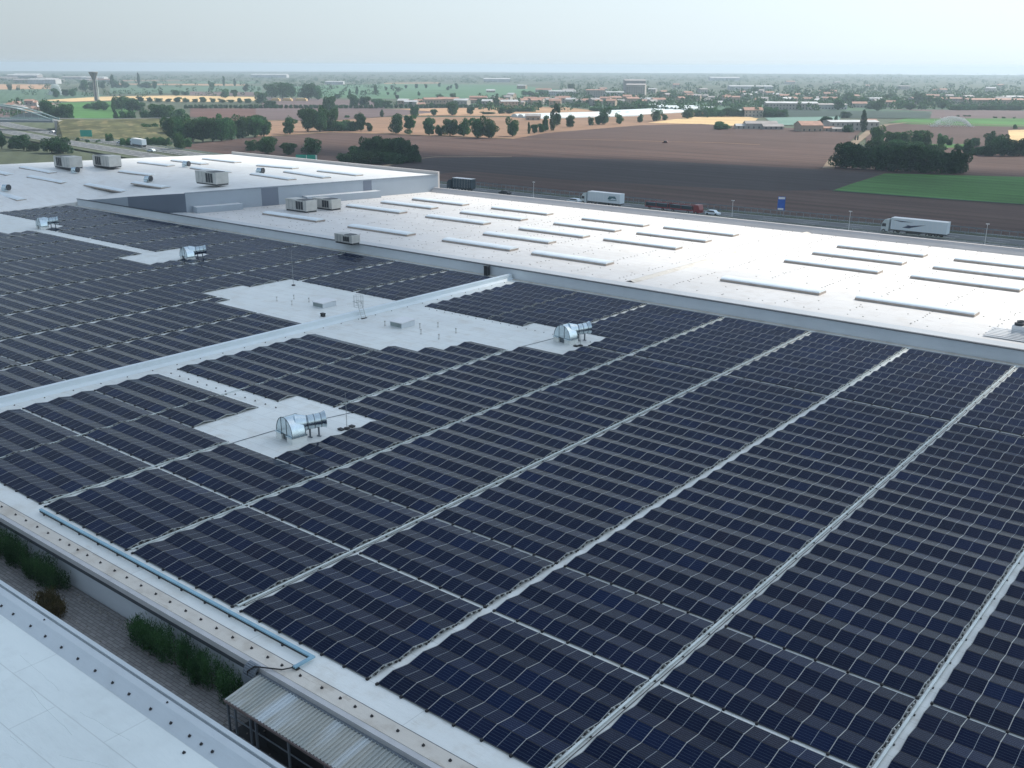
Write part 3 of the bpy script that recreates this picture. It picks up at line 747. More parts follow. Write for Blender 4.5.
b = MB(); b.box(-262, 70, GZ, -221, 112, .1); prt(b, 'lower_wall', M_PANELWALL, lb)
# low annex along the foot of the oblique wall
def annex(f0, f1, w, h, mat=M_PANELWALL):
    p = A0+d*f0+nr*.05; q = A0+d*f1+nr*.05; p2 = p+nr*w; q2 = q+nr*w
    b = MB(); b.prism([(p.x, p.y), (q.x, q.y), (q2.x, q2.y), (p2.x, p2.y)], FZ+.002, FZ+h, 0, 1); return prt(b, 'service_box', [mat, M_WHITE], lb)
annex(.02, .18, 2.4, 1.2); annex(.42, .72, 2.4, 1.5)
lsky = [(18.7, 168.2, 48.7, 173.7), (25.7, 177.5, 60, 183.7), (83.3, 185.5, 121, 192.5), (137, 163.2, 167.5, 166.7), (127.5, 183.2, 166.2, 189.2), (170.7, 161.2, 201.2, 165), (202, 159.5, 234.5, 163.2), (190, 168.7, 223.7, 173.7), (256, 166.2, 292, 169.2), (283.5, 172.5, 323.5, 178.7), (317, 171.7, 356, 176.2), (-22, 189.5, 17, 201), (-16, 171, 5, 175.5), (118.7, 172.5, 147, 176), (250, 175, 288.5, 180.5)]
for i, (x0, y0, x1, y1) in enumerate(lsky):
    pa = lray(x0, y0); pb_ = lray(x1, y1); dv = pb_-pa; mid_ = (pa+pb_)/2
    lob = tag(copy_tree(SK, (mid_.x, mid_.y+1.1, mid_.z-.10), 0, (min(1.25, max(.7, dv.length/14.4)), 1, 1)), f'{nth(i+1)} skylight strip on the raised left roof, lying along the panel rows', None, 'skylights on the left roof')
    lob.rotation_euler = (0, -math.asin(max(-.3, min(.3, dv.z/max(1, dv.length)))), math.atan2(dv.y, dv.x))

# ------------------------------------------------------------------ rooftop plant
def ac_unit(loc, rz, s, label, grp=None, fans=True):
    root = empty('air_handling_unit', loc, rz, label, 'air handling unit', grp)
    Lx, Ly, Lz = 6.0*s, 2.6*s, 2.2*s
    b = MB(); b.box(-Lx/2, -Ly/2, .3, Lx/2, Ly/2, Lz, 0); b.box(-Lx/2-.02, -Ly/2-.02, Lz-.18, Lx*.02, Ly/2+.02, Lz+.04, 0)
    for k in range(1, 6): x = -Lx/2+Lx*k/6; b.box(x-.025, -Ly/2-.025, .35, x+.025, -Ly/2, Lz-.05, 1)
    b.build('casing', [M_ACWHITE, M_GALVSEAM], root)
    for k in range(3):
        q = MB(); x0 = Lx*(.02+k*.115); q.box(x0, -Ly/2-.06, .55, x0+Lx*.085, -Ly/2-.03, Lz-.25, 0)
        for j in range(6): q.box(x0-.02, -Ly/2-.10, .6+j*(Lz-.9)/6, x0+Lx*.085+.02, -Ly/2-.061, .66+j*(Lz-.9)/6, 0)
        q.build('intake_grille', M_ACDARK, root)
    q = MB(); q.box(Lx*.02, -Ly/2+.2, Lz+.002, Lx*.40, Ly/2-.2, Lz+.07, 0); q.build('roof_grille', M_ACDARK, root)
    q = MB(); q.box(-Lx/2+.1, -Ly/2+.1, 0, Lx/2-.1, Ly/2-.1, .298, 0); q.build('base_frame', M_DARKMET, root)
    return root
def pxs(px, py, z): return at(px, py, z)
ac_unit(at(297, 211.5, FZ)+Vector((0, 1.2, 0)), .0, 1.1, 'left of two beige air handling units on the far roof', 'air handling units')
ac_unit(at(322, 209.5, FZ)+Vector((0, 1.4, 0)), .0, 1.0, 'right of two beige air handling units on the far roof', 'air handling units')
r = ac_unit((at(343.5, 244, FZ)+Vector((0, .9, 0))), 0, .72, 'small air handling unit just behind the parapet', 'air handling units')
ac_unit(at(207, 184.5, LZ)+Vector((0, 1.4, 0)), 0, 1.25, 'long air handling unit in front of the grey wall on the left roof', 'air handling units')
MIR1 = ac_unit(at(65, 168, LZ)+Vector((0, 1, 0)), 0, 1.3, 'leftmost beige air handling unit at the back of the left roof', 'air handling units')
MIR2 = ac_unit(at(104, 167, LZ)+Vector((0, 1, 0)), 0, 1.3, 'second beige air handling unit at the back of the left roof', 'air handling units')
MIR1.scale = (-1, 1, 1); MIR2.scale = (-1, 1, 1)
# chiller at right edge
rc = empty('chiller', (-24.0, 119.8, FZ), 0, 'white slatted chiller with black fans at the right end of the far roof', 'chiller')
b = MB()
for j in range(7): b.box(-3.3+j*.08, -1.2+j*.30, .10+j*.10, 2.2, -1.2+j*.30+.22, .17+j*.10, 0)
b.box(-.9, .9, 0, 2.6, 3.2, 1.25, 0); b.build('casing', M_WHITE, rc)
b = MB(); b.box(2.21, -1.2, .0, 2.6, .89, 1.1, 0); b.build('end_frame', M_ACDARK, rc)
for j, (fx, fy) in enumerate([(-.3, 1.5), (.9, 1.5), (2.1, 1.5), (-.3, 2.6), (.9, 2.6), (2.1, 2.6)]):
    b = MB(); b.lathe([(.5, 0), (.52, .28), (.40, .30), (.38, .12)], (fx, fy, 1.251), 14); b.build('fan', M_ACDARK, rc)

def duct(loc, rz, s, label):
    """two side by side elbows rising from curbs, merging into a round outlet pipe"""
    root = empty('ventilation_duct', loc, rz, label, 'ventilation duct', 'silver ventilation ducts'); root.scale = (s, s, s*1.22)
    # local: elbows stand at left (x -2.2..-.2), pipe runs to +y/+x
    def elbow(y0, y1):
        b = MB(); n = 10; Rr = 1.55
        prof = [(-Rr-.0, .55)]
        pts = []
        for k in range(n+1):
            t = math.pi*k/n; pts.append((-Rr*math.cos(t)*.98, .62+Rr*math.sin(t)*.92))
        inn = [(-.45, .62)]
        vs = []; m_ = len(pts)
        for (x, z) in pts: vs += [(x, y0, z), (x, y1, z)]
        b.add(vs, [(2*k, 2*k+2, 2*k+3, 2*k+1) for k in range(m_-1)], 0, True)
        b.add([(x, y0, z) for x, z in pts], [tuple(range(m_))[::-1]], 0); b.add([(x, y1, z) for x, z in pts], [tuple(range(m_))], 0)
        for xx in (-.55, .45):
            zt = .62+.92*math.sqrt(max(0, Rr**2-xx**2)); b.box(xx-.03, y0-.03, .62, xx+.03, y0-.001, zt-.03, 1)
        b.path([(x*1.01, y0-.01, z*1.005) for x, z in pts], .035, 5, 1); b.path([(x*1.01, y1+.01, z*1.005) for x, z in pts], .035, 5, 1)
        return b
    elbow(-.55, 1.0).build('bend', [M_GALV, M_GALVSEAM], root)
    for xx, ww in ((-1.52, .95), (.58, .95)):
        b = MB(); b.box(xx-.04, -.62, 0, xx+ww+.04, 1.08, .50, 1); b.box(xx-.10, -.70, .501, xx+ww+.10, 1.14, .60, 0); b.build('curb', [M_GALV, M_ROOF], root)
    b = MB(); b.box(-.5, -.40, .02, .5, .9, .60, 0); b.build('shadow_box', M_GALVSEAM, root)  # dark block put in for the shade between the two curbs
    b = MB(); rings = [((.6, 1.0, 1.25), .80), ((.85, 1.6, 1.28), .70), ((1.1, 2.2, 1.30), .62), ((1.35, 2.8, 1.32), .62)]
    b.tube((.3, .6, 1.25), (.8, 1.6, 1.35), .95, 16, 0, .64); b.tube((.8, 1.6, 1.35), (1.35, 3.0, 1.45), .62, 16, 0)
    b.tube((1.35, 3.0, 1.45), (1.5, 3.4, 1.48), .62, 16, 0, .74)
    b.build('outlet_pipe', M_GALV, root)
    b = MB()
    dd = Vector((.55, 1.4, .1)).normalized()
    for t in (.05, .5, .95):
        c = Vector((.8, 1.6, 1.35)).lerp(Vector((1.35, 3.0, 1.45)), t); b.tube(c-dd*.035, c+dd*.035, .645, 16, 0)
    b.build('pipe_clamp', M_GALVSEAM, root)
    b = MB()
    for t in (.2, .8):
        c = Vector((.8, 1.6, 0)).lerp(Vector((1.35, 3.0, 0)), t)
        b.cbox((c.x, c.y, 0), .20, .06, .80, 0, .35)
        b.cbox((c.x, c.y, 0), .5, .18, .06, 0, .35)
    b.build('support', M_POST, root)
    return root
DP = lambda x, y: tuple(at(x, y, 0)+Vector((0, .5, 0)))
duct(DP(285, 441), rad(-8), .84, 'silver twin-bend duct in the nearest roof clearing')
duct(DP(562, 343), rad(-8), .84, 'silver twin-bend duct at the right end of the central clearing')
duct(DP(184, 260), rad(-8), .85, 'silver duct in the small clearing of the left field')
duct(DP(39, 229), rad(-8), .85, 'silver duct at the far left edge of the left field')
def small_fan(px, py, z, label):
    root = empty('roof_fan', lray(px, py), .3, label, 'roof fan', 'small silver roof fans')
    b = MB(); b.tube((-1.0, 0, 1.0), (.6, 0, 1.0), .75, 14, 0); b.cbox((-.7, 0, 0), 1.2, 1.2, 1.0, 0); b.build('body', M_GALV, root)
    b = MB(); b.tube((.601, 0, 1.0), (.9, 0, 1.0), .80, 14, 0); b.build('cowl', M_ACDARK, root); root.scale = (.85, .85, .85)
for i, (px, py, lab) in enumerate([(7, 191, 'small silver roof fan at the left edge of the left roof'), (76, 173, 'small silver roof fan in front of the leftmost air handling unit'), (149, 182, 'small silver roof fan beside a skylight near the grey wall'), (187, 167, 'small silver roof fan on the bright rear of the left roof'), (261, 174, 'small silver roof fan over the grey wall at right')]):
    small_fan(px, py, LZ if i else 4.0, lab)

def hatch(px, py, label):
    root = empty('roof_hatch', at(px, py, 0), 0, label, 'roof hatch', 'pale roof hatches')
    b = MB(); b.box(-1.0, 0, 0, 1.0, 2.3, .62, 0); b.build('curb', M_WALLW, root)
    b = MB(); b.add([(-1.08, -.08, .621), (1.08, -.08, .621), (1.08, 2.38, .70), (-1.08, 2.38, .70), (-1.08, -.08, .70), (1.08, -.08, .70), (1.08, 2.38, .80), (-1.08, 2.38, .80)], [(0, 1, 5, 4), (1, 2, 6, 5), (2, 3, 7, 6), (3, 0, 4, 7), (4, 5, 6, 7)], 0); b.build('lid', M_WHITE, root)
    b = MB(); b.box(-.92, -.03, .1, .92, -.002, .55, 0); b.build('grille', plain('hatch_grille', (.25, .3, .3), .6), root)
hatch(318, 307.5, 'pale low roof hatch left of the divider wall'); hatch(396, 327.5, 'pale low roof hatch right of the divider wall')
def ventpipe(px, py, label, h=.5):
    p = at(px, py, 0); b = MB(); b.lathe([(.16, 0), (.07, .10), (.05, .12), (.05, h)], (0, 0, 0), 8); b.lathe([(.13, h+.001), (.13, h+.09), (.02, h+.12)], (0, 0, 0), 8)
    o = b.build('vent_pipe', M_ACWHITE); o.location = p; tag(o, label, 'vent pipe', 'small vent pipes')
for i, (px, py) in enumerate([(277, 301), (294, 299), (292, 305), (309, 302)]): ventpipe(px, py, f'{nth(i+1)} small vent pipe from the left, left of the divider')
for i, (px, py) in enumerate([(385, 325.5), (420, 328), (421, 334), (438, 327), (439, 339), (456, 333)]): ventpipe(px, py, f'{nth(i+1)} small vent pipe from the left, beside the right hatch')
def rod(px, py, h, label, z=0):
    root = empty('lightning_rod', at(px, py, z), 0, label, 'lightning rod', 'thin lightning rods')
    b = MB(); b.tube((0, 0, .1), (0, 0, h), .035, 5, 0, .012); b.build('rod', M_ALU, root)
    b = MB(); b.lathe([(.28, 0), (.28, .12), (.1, .16)], (0, 0, 0), 10); b.build('foot', M_BLACK, root)
rod(293.5, 285.5, 5.2, 'thin lightning rod standing in the left clearing'); rod(347, 429, 3.4, 'thin lightning rod beside the nearest duct'); rod(580.5, 346, 2.6, 'thin lightning rod beside the duct at right')
def box_(px, py, sx, sy, sz, name, lab, m=M_BLACK, cat='box', z=0):
    b = MB(); b.box(-sx/2, -sy/2, 0, sx/2, sy/2, sz*.7, 0); b.box(-sx/2-.03, -sy/2-.03, sz*.701, sx/2+.03, sy/2+.03, sz, 0); o = b.build(name, m); o.location = at(px, py, z); tag(o, lab, cat)
box_(323, 316.5, .5, .4, .45, 'junction_box', 'small black box on the white roof below the left hatch')
box_(576, 346.5, .5, .35, .14, 'ballast_block', 'dark ballast block in front of the right duct', cat='ballast')
box_(341, 430, .5, .35, .14, 'ballast_block', 'dark ballast block beside the nearest duct rod', cat='ballast')
box_(352, 427, .45, .35, .14, 'ballast_block', 'dark ballast block at the clearing corner near the duct', cat='ballast')
# caged ladder over the divider
lr = empty('caged_ladder', (-91.7, 79.9, 0), 0, 'caged steel ladder crossing the divider wall by the hatches', 'ladder')
q = at(364, 318.5, 0); lr.location = (q.x, q.y, 0)
b = MB()
for yy in (-.35, .35): b.tube((0, yy, 0), (-.75, yy, 2.0), .035, 5); b.tube((-.75, yy, 2.0), (-1.6, yy, 2.0), .03, 5)
for k in range(8): b.tube((-.75*k/8, -.35, 2.0*k/8), (-.75*k/8, .35, 2.0*k/8), .02, 5)
b.build('ladder', M_ALU, lr)
b = MB()
for zz in (1.4, 2.1, 2.8):
    b.path([(-.9+.7*math.cos(t), .55*math.sin(t), zz) for t in np.linspace(0, 2*math.pi, 13)], .022, 4)
for t in np.linspace(0, 2*math.pi, 8)[:-1]: b.tube((-.9+.7*math.cos(t), .55*math.sin(t), 1.4), (-.9+.7*math.cos(t), .55*math.sin(t), 2.8), .018, 4)
b.build('cage', M_ALU, lr)
b = MB(); b.box(-.12, -.45, 0, .12, .45, .07); b.build('foot', M_BLACK, lr)
p = at(496, 273, 0); b = MB(); b.box(-.35, -.3, 0, .35, .3, 1.4); b.box(-.4, -.35, 1.401, .4, .35, 1.5); o = b.build('control_cabinet', M_DARKMET); o.location = (-97.5, 114.7, 0); tag(o, 'dark cabinet in the corner where divider meets far parapet', 'cabinet')
# lightning conductor lines over clearings
b = MB()
for (a, c) in [((229, 444), (276, 430)), ((318, 420), (372, 408)), ((520, 347), (555, 338))]:
    pa, pb_ = at(a[0], a[1], .03), at(c[0], c[1], .03); b.tube(pa, pb_, .03, 5)
o = b.build('ground_cable', M_GALVSEAM); tag(o, 'thin grey earthing cable lying across the roof clearings', 'cable', kind='stuff')

# ================================================================== landscape
zl = [0]
def sheet(pts, mat, name, label, ground=None):
    zl[0] += 1; z = GZ+.03+.02*zl[0]
    P = [at(x, y, GZ) for x, y in pts] if ground is None else [Vector((x, y, 0)) for x, y in pts]
    b = MB(); b.add([(p.x, p.y, z) for p in P], [tuple(range(len(P)))], 0)
    me = b.build(name, mat)
    tag(me, label, kind='structure'); return me
b = MB(); b.add([(6500*math.cos(t_), 6500*math.sin(t_), GZ) for t_ in np.linspace(0, 2*math.pi, 97)[:-1]], [tuple(range(96))], 0)
o = b.build('ground', MF['base']); tag(o, 'flat farmland plain reaching the horizon', kind='structure')
FD = [
 # far strips first
 ([(-60, 84), (55, 84.5), (52, 89.5), (-60, 90.5)], 'orange', 'far pale stubble strip at left'),
 ([(-60, 90), (52, 89), (100, 94), (108, 97), (40, 101), (-60, 101)], 'green3', 'grey green meadow at left'),
 ([(128, 81), (260, 81.5), (260, 83.5), (128, 83)], 'green3', 'far green strip'),
 ([(118, 80.2), (150, 80), (200, 81.0), (120, 81.2)], 'tan', 'far thin pale strip'),
 ([(118, 83.6), (245, 84.4), (245, 85.9), (118, 84.6)], 'orange', 'far bright strip'),
 ([(110, 85), (262, 86.2), (262, 92), (110, 94)], 'green3', 'far green field'),
 ([(190, 91.5), (258, 92.2), (258, 96), (190, 95.5)], 'purple', 'far grey brown field'),
 ([(300, 86), (384, 84), (512, 85), (560, 90), (520, 98), (400, 99), (300, 97), (262, 92)], 'green2', 'broad pale green field'),
 ([(384, 83), (440, 82.6), (440, 83.4), (384, 83.8)], 'orange', 'far white strip'),
 ([(-60, 101), (60, 101), (56, 104), (-60, 106)], 'green3', 'green meadow'),
 ([(40, 100.5), (98, 97), (128, 96.3), (170, 95.6), (262, 97.2), (262, 101), (215, 102), (180, 102), (130, 100), (70, 102)], 'wheat', 'bright ripe wheat strip'),
 ([(58, 103), (122, 101.5), (140, 110), (115, 121), (60, 122)], 'green', 'green crop below the water tower'),
 ([(5, 105), (60, 103), (50, 120), (-40, 122)], 'purple', 'yard of the hamlet at left'),
 ([(190, 108.5), (262, 108.8), (262, 122), (235, 121), (190, 117)], 'brownred', 'brown field behind the left grove'),
 ([(262, 97.5), (384, 101), (384, 109), (262, 109)], 'purple', 'grey brown field with orchard'),
 ([(400, 99), (600, 99), (1024, 110), (1100, 112), (1100, 118), (600, 108), (400, 108)], 'green3', 'village greens'),
 ([(256, 108.6), (400, 109.4), (440, 113), (384, 117), (330, 121), (256, 120)], 'purple', 'dark grey brown strip'),
 ([(384, 109.6), (500, 107.3), (560, 107), (605, 112), (588, 117), (512, 116.4), (400, 116), (440, 112.5), (400, 109.6)], 'orange', 'orange stubble field'),
 ([(256, 121), (330, 121.2), (384, 117.5), (512, 117.5), (590, 117), (600, 112.5), (700, 112), (760, 119), (700, 124.3), (640, 126), (545, 134), (512, 139.6), (400, 135), (330, 133), (256, 138)], 'tan', 'tan stubble field with a row of trees'),
 ([(648, 123.2), (690, 117.6), (742, 116), (758, 119), (752, 124), (735, 126.5), (700, 124.6)], 'wheat', 'bright wheat field'),
 ([(766, 109.5), (930, 112.5), (931, 119), (766, 117.5)], 'dkgreen', 'dark crop strip'),
 ([(765, 118.2), (842, 117), (836, 124), (775, 126)], 'tealn', 'pale netted crop'),
 ([(880, 109.5), (1100, 112), (1100, 119), (930, 119), (932, 112)], 'purple', 'grey brown field at right'),
 ([(888, 123), (905, 119.2), (1100, 119), (1100, 129), (960, 128.6)], 'green', 'green irrigated field'),
 ([(866, 136), (886, 125.6), (900, 124.6), (1100, 129.5), (1100, 142), (930, 150), (866, 148)], 'brown', 'brown field beyond the wood'),
 ([(1008, 131), (1100, 128), (1100, 150), (1010, 143)], 'wheat', 'wheat corner at right'),
 ([(905, 145), (965, 145), (962, 153), (905, 153)], 'green', 'green patch inside the wood'),
 ([(150, 152), (185, 146), (256, 138), (330, 133), (400, 135.4), (512, 140), (545, 134), (640, 126), (700, 124.6), (738, 126.7), (862, 131.5), (842, 150), (829, 170), (832, 192), (830, 262), (430, 262), (240, 175)], 'brown', 'large ploughed brown field'),
 ([(829, 170), (868, 148), (1100, 150), (1100, 262), (829, 262)], 'brown', 'ploughed brown field at right'),
 ([(380, 168), (430, 159.5), (512, 158), (640, 161), (768, 168), (829, 171), (884, 174.5), (850, 185.5), (832, 192), (770, 192.5), (700, 189), (560, 181), (470, 172.5), (430, 176), (380, 180)], 'dark', 'darker band of the ploughed field'),
 ([(832, 192.5), (850, 186), (885, 175), (1100, 180.5), (1100, 214), (1024, 206), (935, 200)], 'green', 'saturated green crop field'),
]
for pts, mt, lab in FD: sheet(pts, MF[mt], 'field', lab)
def strip(pxs_, wid, mat, name, label, ground=None, z=None):
    P = [at(x, y, GZ) for x, y in pxs_] if ground is None else [Vector((x, y, GZ)) for x, y in ground]
    zl[0] += 1; zz = GZ+.03+.02*zl[0] if z is None else z
    Lp, Rp = [], []
    for i, p in enumerate(P):
        a = P[max(0, i-1)]; c = P[min(len(P)-1, i+1)]; d = Vector((c.x-a.x, c.y-a.y, 0)).normalized(); n = Vector((-d.y, d.x, 0))*wid/2
        Lp.append(p+n); Rp.append(p-n)
    b = MB(); m_ = len(P)
    b.add([(p.x, p.y, zz) for p in Lp]+[(p.x, p.y, zz) for p in Rp], [(m_+i, m_+i+1, i+1, i) for i in range(m_-1)], 0)
    o = b.build(name, mat); tag(o, label, kind='structure'); return o
strip([(1024, 126.4), (960, 124.6), (905, 123.6), (886, 125.6), (871, 131), (858, 141), (846, 150), (833, 162), (828, 170)], 5, MF['track'], 'path', 'pale dirt track past the farm')
strip([(383, 168), (410, 161), (436, 158.2), (512, 158.2)], 3, MF['track'], 'path', 'faint pale track beside the dark grove')
strip([(512, 140), (560, 140.4), (610, 141.2), (660, 142.6), (720, 144), (760, 146)], 2.2, MF['tan'], 'path', 'faint pale line across the brown field')
strip([(256, 138.6), (330, 133.4), (400, 135.6), (512, 140.0)], 2.0, MF['dry'], 'path', 'grassy margin of the brown field')
strip([(832, 192.8), (935, 200.5), (1024, 206.8)], 2.0, MF['dkgreen'], 'path', 'dark margin of the green field')

# highway: two carriageways
CW = [(160, 273), (60, 273), (-85, 271), (-180, 266), (-240, 267), (-330, 273), (-430, 288), (-500, 299), (-600, 316), (-700, 336), (-820, 366), (-1000, 420), (-1300, 520)]
NW = [(x, y-19) for x, y in CW]
RZ = GZ+.9
strip(None, 44, MF['base'], 'verge', 'grass verge along the motorway', [(x, y-9) for x, y in CW], GZ+.75)
strip(None, 12.5, M_ASPH, 'road', 'far motorway carriageway', CW, RZ); strip(None, 12.5, M_ASPH, 'road', 'near motorway carriageway', NW, RZ)
for rr_, ln in ((CW, 'far'), (NW, 'near')):
    for off in (-5.6, 5.6):
        P = []
        for i, (x, y) in enumerate(rr_):
            a = rr_[max(0, i-1)]; c = rr_[min(len(rr_)-1, i+1)]; d = Vector((c[0]-a[0], c[1]-a[1], 0)).normalized(); n = Vector((-d.y, d.x, 0))*off; P.append((x+n.x, y+n.y))
        strip(None, .25, M_LINE, 'road_marking', f'white edge line of the {ln} carriageway', P, RZ+.004)
    b = MB()
    for i in range(len(rr_)-1):
        a, c = Vector(rr_[i]), Vector(rr_[i+1]); Ln = (c-a).length; d = (c-a)/Ln; n = Vector((-d.y, d.x)); k = 0
        while k*12+4.5 < Ln:
            p = a+d*k*12; q = p+d*4.5; k += 1
            for of in (-1.9, 1.9): u = n*of; w_ = n*.09; b.add([(p+u-w_).to_tuple()+(RZ+.004,), (q+u-w_).to_tuple()+(RZ+.004,), (q+u+w_).to_tuple()+(RZ+.004,), (p+u+w_).to_tuple()+(RZ+.004,)], [(0, 1, 2, 3)], 0)
    o = b.build('road_marking', M_LINE); tag(o, f'dashed lane lines of the {ln} carriageway', kind='structure')
def rail_run(pts, off, name, lab, h=.75, sp=4.0, hmin=-260, posts=True, mat=M_GALV):
    root = empty(name, (pts[0][0], pts[0][1], RZ), 0, lab, 'guard rail')
    b = MB(); q = MB()
    for i in range(len(pts)-1):
        a, c = Vector(pts[i]), Vector(pts[i+1]); Ln = (c-a).length; d = (c-a)/Ln; n = Vector((-d.y, d.x))*off
        p0, p1 = a+n, c+n
        for (z0, z1) in ((h-.30, h),):
            b.add([(p0.x, p0.y, RZ+z0), (p1.x, p1.y, RZ+z0), (p1.x, p1.y, RZ+z1), (p0.x, p0.y, RZ+z1)], [(0, 1, 2, 3)], 0)
        k = 0
        while k*sp < Ln:
            p = p0+d*k*sp; k += 1; q.box(p.x-.06, p.y+.03, RZ-.5, p.x+.06, p.y+.15, RZ+h+.02, 0)
    prt(b, 'beam', mat, root); prt(q, 'posts', M_POST, root)['kind'] = 'stuff'
rail_run(CW[:9], -6.8, 'guard_rail', 'galvanised guard rail along the far side of the motorway')
rail_run(CW[:9], 6.8, 'guard_rail', 'galvanised guard rail in the motorway median')
rail_run([(x, y+9.5) for x, y in CW[:5]], 0, 'field_fence', 'wire fence with many thin posts between motorway and ploughed field', 1.6, 2.0, mat=M_POST)
bpy.data.objects['field_fence'].children[0].scale = (1, 1, 1)

# street lamps / masts beside the road
def lamp(px, py_top, y, label):
    # mast standing at world Y=y on column px
    best = None
    for xx in np.arange(-300, 0, .5):
        d_ = abs(pix((xx, y, RZ))[0]-px)
        if best is None or d_ < best[0]: best = (d_, xx)
    root = empty('street_lamp', (best[1], y, GZ+1), 0, label, 'street lamp', 'lamps along the motorway')
    b = MB(); b.tube((0, 0, 0), (0, 0, 5.2), .07, 8, 0, .05); b.build('mast', M_WHITE, root)
    b = MB(); b.box(-.4, -.15, 5.2, .4, .15, 5.36); b.build('lamp_head', M_WHITE, root)
for i, (px, y) in enumerate([(533, 262), (731, 262), (849, 262), (985, 262)]): lamp(px, 0, y, f'{nth(i+1)} pale lamp mast from the left behind the far hall')

# ------------------------------------------------------------------ vehicles
def wheels(root, xs, y, r=.5):
    for x in xs:
        b = MB(); b.tube((x, y-.15, r), (x, y+.15, r), r, 14, 0); b.tube((x, y-.16, r), (x, y-.151, r), r*.55, 10, 1); b.build('wheel', [M_BLACK, M_ALU], root)
def lorry(loc, rz, label, boxm, cabm, deco=None, L_=13.6, H=2.75):
    """travels towards -x locally"""
    root = empty('lorry', loc, rz, label, 'lorry', 'lorries on the motorway'); w = 1.25
    b = MB(); b.box(0, -w, 1.15, L_, w, 1.15+H, 0); b.box(-.02, -w-.02, 1.15+H, L_+.02, w+.02, 1.21+H, 1)
    for k in range(1, 12): x = L_*k/12; b.box(x-.02, -w-.015, 1.2, x+.02, -w-.001, 1.15+H, 1)
    b.build('trailer_box', [boxm, M_WHITE], root)
    b = MB(); b.box(.1, -w+.15, .85, L_, w-.15, 1.149, 0); b.box(4, -w+.05, .45, 7.6, w-.05, .849, 0); b.build('chassis', M_DARKMET, root)
    b = MB(); b.add([(-.5, -w, .55), (-2.45, -w, .55), (-2.45, -w, 1.5), (-2.30, -w, 2.6), (-1.7, -w, 3.45), (-.5, -w, 3.7)]+[(-.5, w, .55), (-2.45, w, .55), (-2.45, w, 1.5), (-2.30, w, 2.6), (-1.7, w, 3.45), (-.5, w, 3.7)], [(0, 5, 4, 3, 2, 1), (6, 7, 8, 9, 10, 11), (1, 2, 8, 7), (2, 3, 9, 8), (3, 4, 10, 9), (4, 5, 11, 10), (0, 6, 11, 5), (0, 1, 7, 6)], 0); b.build('cab', cabm, root)
    b = MB(); b.add([(-2.47, -w+.12, 1.65), (-2.34, -w+.12, 2.5), (-2.34, w-.12, 2.5), (-2.47, w-.12, 1.65)], [(0, 1, 2, 3)], 0); b.add([(-1.2, -w-.015, 1.7), (-2.3, -w-.015, 1.7), (-2.2, -w-.015, 2.5), (-1.2, -w-.015, 2.5)], [(0, 1, 2, 3)], 0); b.build('windows', M_ACDARK, root)
    wheels(root, [-1.7], -w+.1); wheels(root, [1.3], -w+.1); wheels(root, [L_-4.6, L_-3.2, L_-1.8], -w+.1)
    wheels(root, [-1.7, 1.3, L_-4.6, L_-3.2, L_-1.8], w-.1)
    if deco:
        for poly, dm in deco:
            b = MB(); b.add([(x, -w-.03, z) for x, z in poly], [tuple(range(len(poly)))], 0); b.build('livery_mark', dm, root)
    return root
M_TR = plain('trailer_white', (.62, .72, .78), .4, 0, .04, .3); M_NAVY = plain('livery_navy', (.03, .05, .10), .5); M_TEAL = plain('livery_teal', (.06, .16, .20), .5)
M_DKBLUE = plain('curtain_blue', (.012, .035, .05), .6, 0, .3, .6); M_RED = plain('red_paint', (.20, .02, .025), .4); M_CABW = plain('cab_paint', (.5, .58, .6), .35)
deco1 = [([(3.0, 1.85), (4.4, 2.45), (3.9, 2.65), (5.2, 2.5), (9, 3.0), (5.6, 2.1), (4.8, 1.8)], M_NAVY), ([(.4, 3.6), (2.6, 3.25), (5.6, 3.4), (2.4, 3.55)], M_NAVY)]
deco2 = [([(7.6, 2.3), (8.2, 3.2), (10.4, 3.3), (11.0, 2.4), (9.4, 2.7), (8.6, 2.2)], M_TEAL), ([(8.0, 1.9), (11, 2.0), (11, 2.2), (8.0, 2.1)], M_TEAL)]
def on_road(px, py): p = at(px, py, RZ); return p
p = on_road(890, 229.5); q = on_road(946, 234.5)
lorry((-87.6, 267.6, RZ), rad(-.5), 'white lorry with dark swoosh marks passing behind the far hall at right', M_TR, M_CABW, deco1, 14.2, 2.95)
lorry((-181.0, 263.2, RZ), rad(-1), 'white box lorry with a dark emblem near the trailer end', M_TR, M_CABW, deco2, 12.2, 2.9)
r = lorry((-238.5, 263.2, RZ), rad(1), 'dark blue curtain-sided lorry beside the end of the grey wall', M_DKBLUE, M_DKBLUE, None, 8.6, 3.1)
lorry((-500, 298.6, RZ), rad(-9.5), 'white lorry on the motorway by the bridge embankment', M_TR, M_TR, None, 13.6, 2.9)
def car(loc, rz, label, paint, cat='car', h=1.45, L_=4.3):
    root = empty('car', loc, rz, label, cat, 'cars on the motorway'); w = .88
    pr = [(-L_/2, .35), (-L_/2, .75), (-L_/2+.9, .92), (-L_/2+1.5, h), (L_/2-.9, h), (L_/2-.2, .95), (L_/2, .8), (L_/2, .35)]
    b = MB(); n = len(pr); b.add([(x, -w, z) for x, z in pr]+[(x, w, z) for x, z in pr], [tuple(range(n))[::-1], tuple(range(n, 2*n))]+[(i, (i+1) % n, n+(i+1) % n, n+i) for i in range(n)], 0); b.build('body', paint, root)
    b = MB(); g = [(-L_/2+1.05, .95), (-L_/2+1.55, h-.06), (L_/2-.95, h-.06), (L_/2-.4, .97)]
    for s in (-1, 1): b.add([(x, s*(w+.01), z) for x, z in g], [(0, 1, 2, 3)], 0)
    b.build('windows', M_ACDARK, root); wheels(root, [-L_/2+.8, L_/2-.8], -w+.05, .33); wheels(root, [-L_/2+.8, L_/2-.8], w-.05, .33)
    return root
